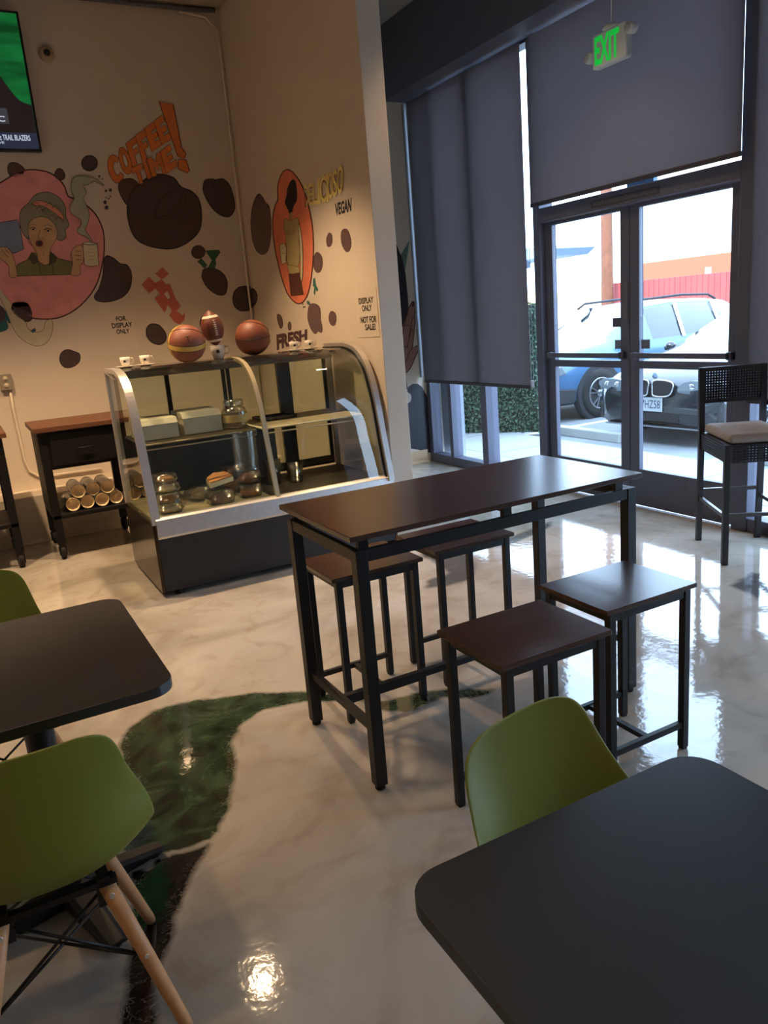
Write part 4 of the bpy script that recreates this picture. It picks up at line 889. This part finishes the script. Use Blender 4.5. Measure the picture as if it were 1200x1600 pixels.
def make_chair():
    e = empty('shell_chair')
    stn = [(.235, .418, .175, 0, 0), (.228, .436, .195, .004, 0), (.19, .446, .212, .012, 0), (.07, .43, .226, .030, 0), (-.06, .418, .232, .055, .0), (-.14, .428, .236, .085, .02), (-.19, .468, .230, .085, .055),
           (-.212, .54, .220, .055, .075), (-.228, .62, .200, .025, .065), (-.244, .695, .184, .0, .048), (-.256, .745, .174, -.002, .036), (-.262, .778, .164, -.003, .028), (-.267, .800, .149, -.004, .022), (-.269, .811, .126, -.003, .016), (-.270, .815, .092, -.001, .009)]
    rows = []
    for y, z, w_, rs, fw in stn:
        rows.append([(w_*u*1.0, y+fw*abs(u)**2.4, z+rs*abs(u)**2.6) for u in [-1+2*i/14 for i in range(15)]])
    sh = MB().grid(rows).build('seat_shell', M_green, e, solid=.006, sub=2)
    for sx_ in (-1, 1):
        for sy_ in (-1, 1):
            top = Vector((sx_*.105, sy_*.10-.01, .385)); bot = Vector((sx_*.215, sy_*.195-.01, .006))
            lg = MB().tube([bot, bot+(top-bot)*.06, bot+(top-bot)*.5, top], .0125, 14, r2=.0185).build('leg', M_beech, e)
            MB().lathe([(0, 0), (.011, 0), (.012, .007), (0, .007)], 14, tuple(Vector((bot.x, bot.y, 0)))).build('foot_pad', M_rubber, lg)
            q = bot+(top-bot)*.93; d_ = Vector((sx_*.2, sy_, .2)).normalized(); MB().tube([q, q+Vector((0, sy_*.0215, .003))], .006, 10).build('bolt', M_steel, lg)
            q = bot+(top-bot)*.52; MB().tube([q, q+Vector((0, sy_*.0185, .003))], .005, 10).build('bolt', M_steel, lg)
    m = MB()
    for sx_ in (-1, 1):
        for sy_ in (-1, 1):
            top = Vector((sx_*.105, sy_*.10-.01, .385)); bot = Vector((sx_*.215, sy_*.195-.01, .006)); q = bot+(top-bot)*.5
            q2 = Vector((-sx_*.105, sy_*.10-.01, .385)); m.tube([q, q2+Vector((0, 0, -.01))], .004, 6)
        m.tube([(sx_*.16, .14, .196), (-sx_*.16, -.16, .196)], .004, 6)
    m.build('wire_brace', M_black, e)
    m = MB().box(-.13, .13, .085, .105, .385, .40).box(-.13, .13, -.13, -.11, .385, .40).box(-.115, -.09, -.13, .105, .388, .408).box(.09, .115, -.13, .105, .388, .408)
    for sx_ in (-1, 1):
        for yy in (.09, -.11): m.box(sx_*.105-.02, sx_*.105+.02, yy-.008, yy+.008, .33, .40)
    m.build('mounting_bracket', M_black, e)
    return e
ch0 = make_chair()
for i, (x, y, rz, lb) in enumerate(((-.985, -.335, 0, 'green plastic shell chair with wooden legs in the left foreground, seen from behind'), (-.125, -1.285, PI+.18, 'green shell chair pushed under the black table in the right foreground'), (-1.05, .545, PI, 'green shell chair behind the left black table, beside the carts'))):
    e = ch0 if i == 0 else copy_tree(ch0); e.location = (x, y, 0); e.rotation_euler = (0, 0, rz); tag(e, lb, 'chair', 'green shell chairs')

# ============================================================ WOVEN BAR STOOL
M_rattan = mat('dark_rattan', (48, 44, 46), .5); M_cush = mat('beige_cushion', (176, 160, 146), .8, noise=.05)
ang = math.atan2(.81, .55)
bs = empty('bar_stool', (2.90, 1.0, 0)); tag(bs, 'dark woven bar stool with beige cushion at the right edge, in front of the windows', 'bar stool')
ax_ = Vector((.275, .41, 0)).normalized(); bx_ = Vector((.83, -.557, 0)).normalized(); o0 = Vector((2.722, .80, 0))
def BP(u, v, z): return o0+bx_*u+ax_*v+Vector((0, 0, z))-bs.location       # u across the stool, v towards the back
WS, DS = .36, .49
for u in (0, WS):
    MB().bar(BP(u, 0, 0), BP(u, 0.0, .70), .034, .034, up=bx_).build('front_leg', M_rattan, bs, bevel=.003)
    m = MB(); V_ = [(DS+.015, 0, .022), (DS, .3, .032), (DS-.01, .68, .036), (DS+.01, 1.09, .030)]
    for a, c in zip(V_, V_[1:]): m.bar(BP(u, a[0], a[1]), BP(u, c[0], c[1]), .032, .032, up=bx_)
    m.build('rear_leg', M_rattan, bs, fix=False)
def lattice(P0, U, V, w_, h_, n1, n2, t_=.010, nm='woven_panel'):
    m = MB()
    for i in range(n1+1): q = P0+U*(w_*i/n1); m.bar(q, q+V*h_, .010, t_, up=U.cross(V))
    for j in range(n2+1): q = P0+V*(h_*j/n2); m.bar(q, q+U*w_, .010, t_, up=U.cross(V))
    return m.build(nm, M_rattan, bs, fix=False)
Zv = Vector((0, 0, 1))
lattice(BP(.02, DS, .895), bx_, Zv, WS-.04, .175, 20, 11, nm='woven_back')
lattice(BP(.02, 0, .60), bx_, Zv, WS-.04, .09, 18, 6, nm='woven_apron')
for u, nm in ((0, 'side_apron'), (WS, 'side_apron')):
    m = MB()
    for j in range(7): m.bar(BP(u, .02, .602+.014*j), BP(u, DS-.02, .602+.014*j), .013, .011, up=Zv)
    m.build(nm, M_rattan, bs, fix=False)
MB().bar(BP(0, DS+.003, 1.08), BP(WS, DS+.003, 1.08), .03, .022).build('top_bar', M_rattan, bs)
MB().bar(BP(0, DS, .885), BP(WS, DS, .885), .025, .018).build('lower_back_bar', M_rattan, bs)
def slab(z0, z1, inset, nm, mt, bev): 
    q = [BP(inset, inset*.2, 0), BP(WS-inset, inset*.2, 0), BP(WS-inset, DS-inset-.01, 0), BP(inset, DS-inset-.01, 0)]
    m = MB(); m.add([(p.x, p.y, z) for z in (z0, z1) for p in q], [(3, 2, 1, 0), (4, 5, 6, 7), (0, 1, 5, 4), (1, 2, 6, 5), (2, 3, 7, 6), (3, 0, 4, 7)]); return m.build(nm, mt, bs, bevel=bev, seg=4)
slab(.685, .70, .0, 'seat', M_rattan, .003); slab(.70, .755, .012, 'cushion', M_cush, .022)
m = MB(); m.bar(BP(0, .01, .29), BP(WS, .01, .29), .018, .022); m.bar(BP(0, .01, .285), BP(0, DS, .285), .018, .022); m.bar(BP(WS, .01, .285), BP(WS, DS, .285), .018, .022); m.bar(BP(0, DS, .33), BP(WS, DS, .33), .018, .022)
m.build('foot_rest', mat('scuffed_metal', (96, 92, 92), .3, .7), bs, fix=False)

# ============================================================ OUTSIDE
GZ = -.10
M_walk = mat('sidewalk_concrete', (160, 162, 162), .8, noise=.05, nscale=3); M_asph = mat('parking_concrete', (128, 132, 134), .9, noise=.12, nscale=2)
m = MB().box(XW+.30, 4.95, -8, 13, -.15, -.012); sw = m.build('sidewalk', M_walk); struct(sw)
m = MB()
for k in range(-6, 11): m.box(XW+.31, 4.94, k*1.2-.006, k*1.2+.006, -.0125, -.0105)
m.build('paving_joints', mat('joint_grey', (120, 122, 122), .9), sw)
MB().box(4.02, 4.03, -8, 13, -.0125, -.0105).build('paving_joint', MATS['joint_grey'], sw)
struct(MB().box(4.95, 60, -40, 60, GZ-.05, GZ).build('parking_lot', M_asph))
struct(MB().box(4.95, 5.08, -8, 13, GZ, -.012).build('kerb', M_walk, bevel=.01))
for k, y in enumerate((5.95, 3.1, .4)):
    MB().box(5.1, 9.8, y-.05, y+.05, GZ, GZ+.003).build('parking_line', mat('line_paint', (226, 228, 226), .7))['kind'] = 'structure'
def wheel_stop(x, y, L_, lb):
    e = MB().prism([(-.085, 0), (.085, 0), (.06, .105), (-.06, .105)], lambda a, bb, t: (a, t, bb), -L_/2, L_/2).build('wheel_stop', mat('stop_concrete', (170, 172, 168), .85, noise=.08, nscale=6), bevel=.01); e.location = (x, y, GZ); tag(e, lb, 'wheel stop')
wheel_stop(5.70, 5.35, 1.6, 'concrete wheel stop in front of the blue car'); wheel_stop(5.62, 2.1, 1.7, 'concrete wheel stop right of the black car, behind the bar stool')
# hedge and pillar outside the left window
hd = MB(); random.seed(3)
hd.box(-.02, 2.0, .03, .4, 0, 1.55)
for i in range(9000):
    c = Vector((random.uniform(-.02, 2.0), random.uniform(-.02, .03), random.uniform(0, 1.57))) if i % 8 else Vector((2.0+random.random()*.03, random.uniform(0, .4), random.uniform(0, 1.57)))
    a = Vector((random.gauss(0, 1), random.gauss(0, 1), random.gauss(0, 1))).normalized(); b_ = a.cross(Vector((random.gauss(0, 1), random.gauss(0, 1), random.gauss(0, 1)))).normalized(); r_ = .022
    hd.add([c-a*r_, c+b_*r_*.5, c+a*r_, c-b_*r_*.5], [(0, 1, 2, 3)], 1)
hd = hd.build('hedge', [mat('hedge_core', (26, 40, 30), .9), mat('hedge_leaf', (72, 98, 74), .6, noise=.4, nscale=20)], fix=False); hd.location = (4.05, 7.15, -.012); hd.rotation_euler = (0, 0, math.atan2(-1.75, 1.35)); tag(hd, 'dense dark green hedge panel outside the left window', 'hedge')
struct(MB().box(XW+.12, XW+.24, 4.76, 5.12, -.01, 4.4).build('pillar', mat('pillar_grey', (130, 134, 146), .8)))
struct(MB().box(XW+.05, XW+.30, 5.25, 12, -.01, 4.4).build('facade', mat('facade_grey', (150, 150, 150), .8)))
# canopy-free facade fragment behind: red fence, building, pole
fe = empty('fence', (15, 9, GZ)); tag(fe, 'long red vertical board fence behind the parked cars', 'fence')
m = MB()
for k in range(96): m.box(-.02, .02+.01*(k % 2), -10.4+k*.166, -10.4+k*.166+.155, 0, 2.0)
m.build('boards', mat('fence_red', (150, 66, 62), .8, noise=.08, nscale=2), fe)
for k in range(6): MB().box(.04, .14, -10.3+k*3.1, -10.2+k*3.1, 0, 2.15).build('fence_post', mat('post_pale', (200, 190, 180), .8), fe)
m = empty('storefront_building', (26, 10, GZ)); tag(m, 'low pale building with orange red wall band behind the fence', 'building')
MB().box(0, 8, -16, 15, 0, 6.5).build('walls', mat('pale_stucco', (225, 215, 200), .8), m)
MB().box(-.05, 0, -16, 14.6, 2.25, 2.95).build('orange_band', mat('orange_band', (176, 82, 54), .8), m)
for k in range(11): MB().box(-.06, 0, -13+k*2.4, -11.8+k*2.4, 3.5, 4.4).build('building_window', mat('far_window', (160, 160, 160), .3), m)
m = empty('yellow_fence', (17, 22, GZ)); tag(m, 'pale yellow fence far left beyond the lot, behind the blue car', 'fence')
MB().box(-.05, .05, -5.3, 8, 0, 2.1).build('boards', mat('yellow_boards', (226, 206, 150), .8, noise=.1, nscale=3), m)
up = MB().lathe([(.17, 0), (.15, 3), (.13, 8.0)], 16).build('utility_pole', mat('pole_wood', (110, 66, 44), .8, noise=.2, nscale=6)); up.location = (14.6, 13.95, GZ); tag(up, 'brown wooden utility pole at the end of the red fence', 'pole')
aw = empty('awning', (12, 13.4, 2.55)); tag(aw, 'blue grey metal awning roof jutting in at the left of the doors', 'awning')
MB().prism([(-1.6, .0), (.9, .02), (1.15, .16), (.9, .24), (-1.6, .30)], lambda a, bb, t: (t, -a, bb), -.6, .6).build('roof_slab', mat('awning_blue', (120, 150, 176), .6), aw); MB().box(-.1, .1, .6, 1.4, -.14, .02).build('bracket', MATS['awning_blue'], aw)
MB().box(-.05, .05, 1.3, 1.4, GZ-2.55, 0).build('post', MATS['awning_blue'], aw)

# ---- cars: x forward, y left, wheels on z = 0
M_tyre = mat('tyre', (26, 27, 30), .85); M_rim = mat('alloy', (150, 154, 160), .3, .8); M_rimd = mat('alloy_dark', (40, 42, 46), .4)
M_carglass = mat('car_glass', (26, 36, 42), .03, 0, .8, coat=.5); M_clad = mat('cladding', (38, 40, 46), .7); M_lamp = mat('headlamp', (120, 128, 134), .12, .1, .6); M_chromecar = MATS['chrome']
def car(nm, loc, rz, paint, L_, Wd, st, label, wx, wr, clad=True):
    e = empty(nm, loc, rz); tag(e, label, 'car')
    # st: x, z sill, z shoulder (widest), z belt, z top, half width shoulder, half width belt, half width top, glass flags
    rows = []
    for (x, zs, zw, zb, zt, ww, wb_, wt, *_) in st:
        half = [(0, zs), (ww*.86, zs), (ww*.96, zs+.06), (ww, zw), (ww*.985, (zw+zb)/2+.02), (wb_, zb), (wt+(wb_-wt)*.12, zt-(zt-zb)*.12-.004), (wt*.86, zt-.003), (wt*.45, zt+.012), (0, zt+.016)]
        rows.append([(x, y, z) for y, z in half]+[(x, -y, z) for y, z in half[-2:0:-1]])
    m = MB(); nc = len(rows[0]); vs = [p for r_ in rows for p in r_]; m.v = vs
    for i in range(len(rows)-1):
        for j in range(nc):
            jj = j if j < 9 else nc-1-j; g = st[i][8]
            mi = 0
            if g in ('s', 'b') and jj == 5: mi = 1
            if g == 'w' and jj in (5, 6, 7, 8): mi = 1
            if g == 'w' and jj == 5: mi = 0
            if clad and jj in (0, 1): mi = 2
            m.f.append((i*nc+j, i*nc+(j+1) % nc, (i+1)*nc+(j+1) % nc, (i+1)*nc+j)); m.mi.append(mi); m.sm.append(True)
    for i in (0, len(rows)-1): m.f.append(tuple(range(i*nc, (i+1)*nc))); m.mi.append(0); m.sm.append(True)
    bd = m.build('body', [paint, M_carglass, M_clad], e); 
    for x in wx:
        for sg in (1, -1):
            y = sg*(Wd/2)
            ar = MB().lathe([(0, 0), (wr+.055, 0), (wr+.06, -.0), (wr+.06, sg*-.12)], 36, (x, y+sg*.004, wr+.01), axis='y').build('wheel_arch', M_clad, e)
            w_ = MB().lathe([(wr*.62, -.0), (wr*.66, sg*.012), (wr*.93, sg*.010), (wr, -sg*.02), (wr, -sg*.18), (0, -sg*.18)], 40, (x, y+sg*.014, wr), axis='y').build('wheel', M_tyre, e)
            MB().lathe([(0, sg*.0), (wr*.62, sg*.0)], 36, (x, y+sg*.006, wr), axis='y').build('brake_disc', M_rimd, w_)
            rm = MB().lathe([(wr*.58, sg*.0), (wr*.60, sg*.018), (wr*.65, sg*.016), (wr*.65, 0)], 40, (x, y+sg*.016, wr), axis='y').lathe([(0, sg*.016), (.05, sg*.014), (.06, 0)], 20, (x, y+sg*.016, wr), axis='y')
            for k in range(5):
                for dd_ in (-.19, .19):
                    a = 2*PI*k/5+.3; rm.bar((x+.05*math.cos(a), y+sg*.024, wr+.05*math.sin(a)), (x+wr*.61*math.cos(a+dd_), y+sg*.022, wr+wr*.61*math.sin(a+dd_)), .02, .02, up=(0, 1, 0))
            rm.build('rim', M_rim, w_, fix=False)
    return e
# blue crossover; nose towards the shop
blue = mat('car_blue', (74, 112, 148), .25, .1, .5, coat=.5); black = mat('car_black', (22, 26, 36), .15, 0, .5, coat=.3)
ST1 = [(4.46/2, .30, .50, .62, .72, .62, .58, .50, ''), (2.17, .24, .52, .72, .82, .78, .72, .60, ''), (2.0, .22, .55, .84, .90, .87, .82, .66, ''), (1.6, .22, .60, .92, .99, .90, .85, .72, ''), (1.1, .22, .62, .97, 1.06, .90, .86, .72, ''),
       (.98, .22, .62, .98, 1.09, .90, .86, .70, 'w'), (.25, .22, .62, 1.0, 1.50, .90, .86, .62, 's'), (-.35, .22, .62, 1.01, 1.545, .90, .86, .64, 's'), (-.42, .22, .62, 1.01, 1.545, .90, .86, .64, 's'), (-1.2, .22, .64, 1.06, 1.52, .90, .85, .63, 's'), (-1.62, .24, .66, 1.12, 1.47, .89, .84, .62, 'w'),
       (-1.98, .28, .66, 1.08, 1.22, .86, .80, .68, ''), (-2.2, .36, .6, .9, 1.0, .78, .72, .62, '')]
suv = car('blue_crossover_car', (8.33, 7.18, GZ), PI, blue, 4.46, 1.80, ST1, 'light blue crossover parked behind the left glass door', (1.33, -1.32), .345)
tag(suv, None, 'car')
m = MB()
for sg in (1, -1): m.tube([(.35, sg*.60, 1.50), (.2, sg*.61, 1.575), (-.6, sg*.62, 1.60), (-1.2, sg*.61, 1.575), (-1.38, sg*.60, 1.50)], .018, 8)
m.build('roof_rails', M_clad, suv)
m = MB()
for sg in (1, -1): m.bar((-.385, sg*.872, 1.0), (-.385, sg*.665, 1.52), .07, .015, up=(0, 1, 0)).bar((-1.22, sg*.862, 1.05), (-1.2, sg*.66, 1.48), .06, .015, up=(0, 1, 0))
m.build('door_pillars', M_chromecar, suv, fix=False)
for sg in (1, -1):
    MB().lathe([(0, -.09), (.07, -.07), (.085, 0), (.06, .06), (0, .08)], 18, (.80, sg*.98, 1.02), axis='x').build('side_mirror', M_clad, suv)
    MB().prism([(2.02, .80), (2.21, .70), (2.17, .62), (1.92, .68)], lambda a, bb, t: (a, t, bb), sg*.60, sg*(.905)).build('headlamp', M_lamp, suv, bevel=.02)
    MB().prism([(1.80, .24), (2.22, .26), (2.24, .50), (1.95, .46), (1.74, .44)], lambda a, bb, t: (a, t, bb), sg*.56, sg*.895).build('bumper_cladding', M_clad, suv, bevel=.02)
MB().box(2.20, 2.255, -.45, .45, .46, .64).build('front_grille', M_clad, suv, bevel=.02)
MB().box(.12, .28, -.912, -.902, .74, .77).box(-.85, -.69, -.912, -.902, .78, .81).build('door_handles', blue, suv)
# black saloon, nose towards the shop
ST2 = [(2.26, .30, .48, .56, .62, .66, .62, .55, ''), (2.20, .20, .50, .62, .68, .78, .72, .62, ''), (2.05, .17, .52, .68, .76, .85, .80, .66, ''), (1.7, .17, .54, .78, .86, .88, .82, .70, ''), (1.1, .17, .56, .86, .96, .885, .84, .72, ''),
       (.95, .17, .56, .87, .99, .885, .84, .70, 'w'), (.15, .17, .56, .90, 1.37, .885, .83, .58, 's'), (-.5, .17, .56, .92, 1.42, .885, .83, .60, 's'), (-1.05, .17, .56, .93, 1.36, .885, .83, .58, 'w'), (-1.7, .18, .58, .95, 1.06, .87, .80, .66, ''), (-2.2, .28, .6, .86, .98, .80, .74, .62, '')]
bmw = car('black_saloon_car', (8.05, 4.37, GZ), PI+.07, black, 4.5, 1.78, ST2, 'black saloon parked nose first outside the right glass door, lit number plate at the front', (1.42, -1.35), .33, clad=False)
bmw['label'] = 'black saloon car parked nose first outside the right glass door'
for sg in (1, -1):
    q_ = catmull([(sg*.03, .62), (sg*.045, .715), (sg*.23, .715), (sg*.30, .67), (sg*.25, .56), (sg*.06, .55)], 5)
    kg = MB().prism(q_, lambda a, bb, t: (t+.10*(.62-bb), a, bb), 2.245, 2.285).build('kidney_grille', M_blackp, bmw)
    MB().tube([(2.287+.10*(.62-bb), a, bb) for a, bb in q_], .009, 6, closed=True).build('grille_surround', M_chromecar, kg)
    hl = MB().prism(catmull([(sg*.37, .60), (sg*.42, .70), (sg*.62, .715), (sg*.80, .70), (sg*.82, .64), (sg*.62, .585)], 5), lambda a, bb, t: (t-.19*max(0, abs(a)-.34)-.3*max(0, bb-.62), a, bb), 2.14, 2.29).build('headlamp', M_lamp, bmw)
    for dy in (.50, .68): MB().lathe([(0, .004), (.03, .0), (.038, -.01)], 18, (2.286-.19*(dy-.34), sg*dy, .65), axis='x').build('lamp_bulb', M_chromecar, hl)
    MB().lathe([(0, 0), (.055, 0), (.065, .01)], 20, (2.235, sg*.58, .335), axis='x').build('fog_lamp', M_lamp, bmw)
    MB().lathe([(0, -.06), (.06, -.05), (.075, 0), (.05, .06), (0, .07)], 18, (.72, sg*.95, .96), axis='x').build('side_mirror', black, bmw)
MB().prism([(-.84, .24), (-.4, .24), (0, .24), (.4, .24), (.84, .24), (.84, .50), (.62, .535), (.3, .54), (-.3, .54), (-.62, .535), (-.84, .50)], lambda a, bb, t: (t-.13*abs(a)**2.2, a, bb), 2.04, 2.265).build('front_bumper', black, bmw, bevel=.03, seg=3)
MB().box(2.20, 2.272, -.36, .36, .265, .36).build('lower_intake', M_blackp, bmw, bevel=.01)
MB().box(2.10, 2.27, -.66, .66, .195, .212).build('chin_spoiler', M_rim, bmw, bevel=.005)
MB().lathe([(0, .012), (.034, .010), (.038, .002), (.038, 0)], 24, (2.20, 0, .765), axis='x').build('bonnet_badge', mat('badge', (150, 170, 196), .2, .4), bmw)
pt = MB().box(2.268, 2.28, -.155, .155, .375, .53).build('number_plate', mat('plate_white', (206, 214, 214), .4), bmw, bevel=.004)
m = MB(); text_on(m, '7HZ58', (2.282, -.12, .50), (2.282, .13, .50), (2.282, -.12, .41), (2.282, .13, .41)); m.build('plate_lettering', mat('plate_blue', (40, 54, 90), .5), pt, fix=False)

# ============================================================ LAMPS
M_bulb = mat('lamp_diffuser', (255, 220, 170), .4, emit=(255, 214, 150), es=14)
def lamp(x, y, z, lb, power=LAMP_W, cone=1.75, size=.06):
    e = empty('ceiling_lamp', (x, y, z)); tag(e, lb, 'lamp', 'black cylinder lamps on the ceiling')
    MB().lathe([(.05, -.0), (.062, 0), (.062, .22), (0, .23)], 24).tube([(0, 0, .22), (0, 0, ZC-z)], .008, 8).build('housing', M_dark, e)
    MB().lathe([(0, .012), (.052, .012)], 24).build('diffuser', M_bulb, e, fix=False)
    ld = bpy.data.lights.new('lamp_light', 'SPOT'); lo = bpy.data.objects.new('lamp_light', ld); C.objects.link(lo); lo.parent = e; lo.location = (0, 0, -.02)
    ld.energy = power; ld.color = LAMP_C; ld.spot_size = cone; ld.spot_blend = .6; ld.shadow_soft_size = size
for x, y, z, lb, pw in ((.3, 3.1, 3.55, 'black cylinder lamp hanging above the display case', 1), (-1.3, 3.1, 3.55, 'black cylinder lamp hanging above the carts', 1.2), (-.9, .6, 3.7, 'black cylinder lamp above the left dining table', .2), (-1.0, -1.9, 3.7, 'black cylinder lamp above the camera corner', .16), (2.35, 2.1, 3.85, 'black cylinder lamp above the floor by the glass doors', .22)):
    lamp(x, y, z, lb, LAMP_W*pw)
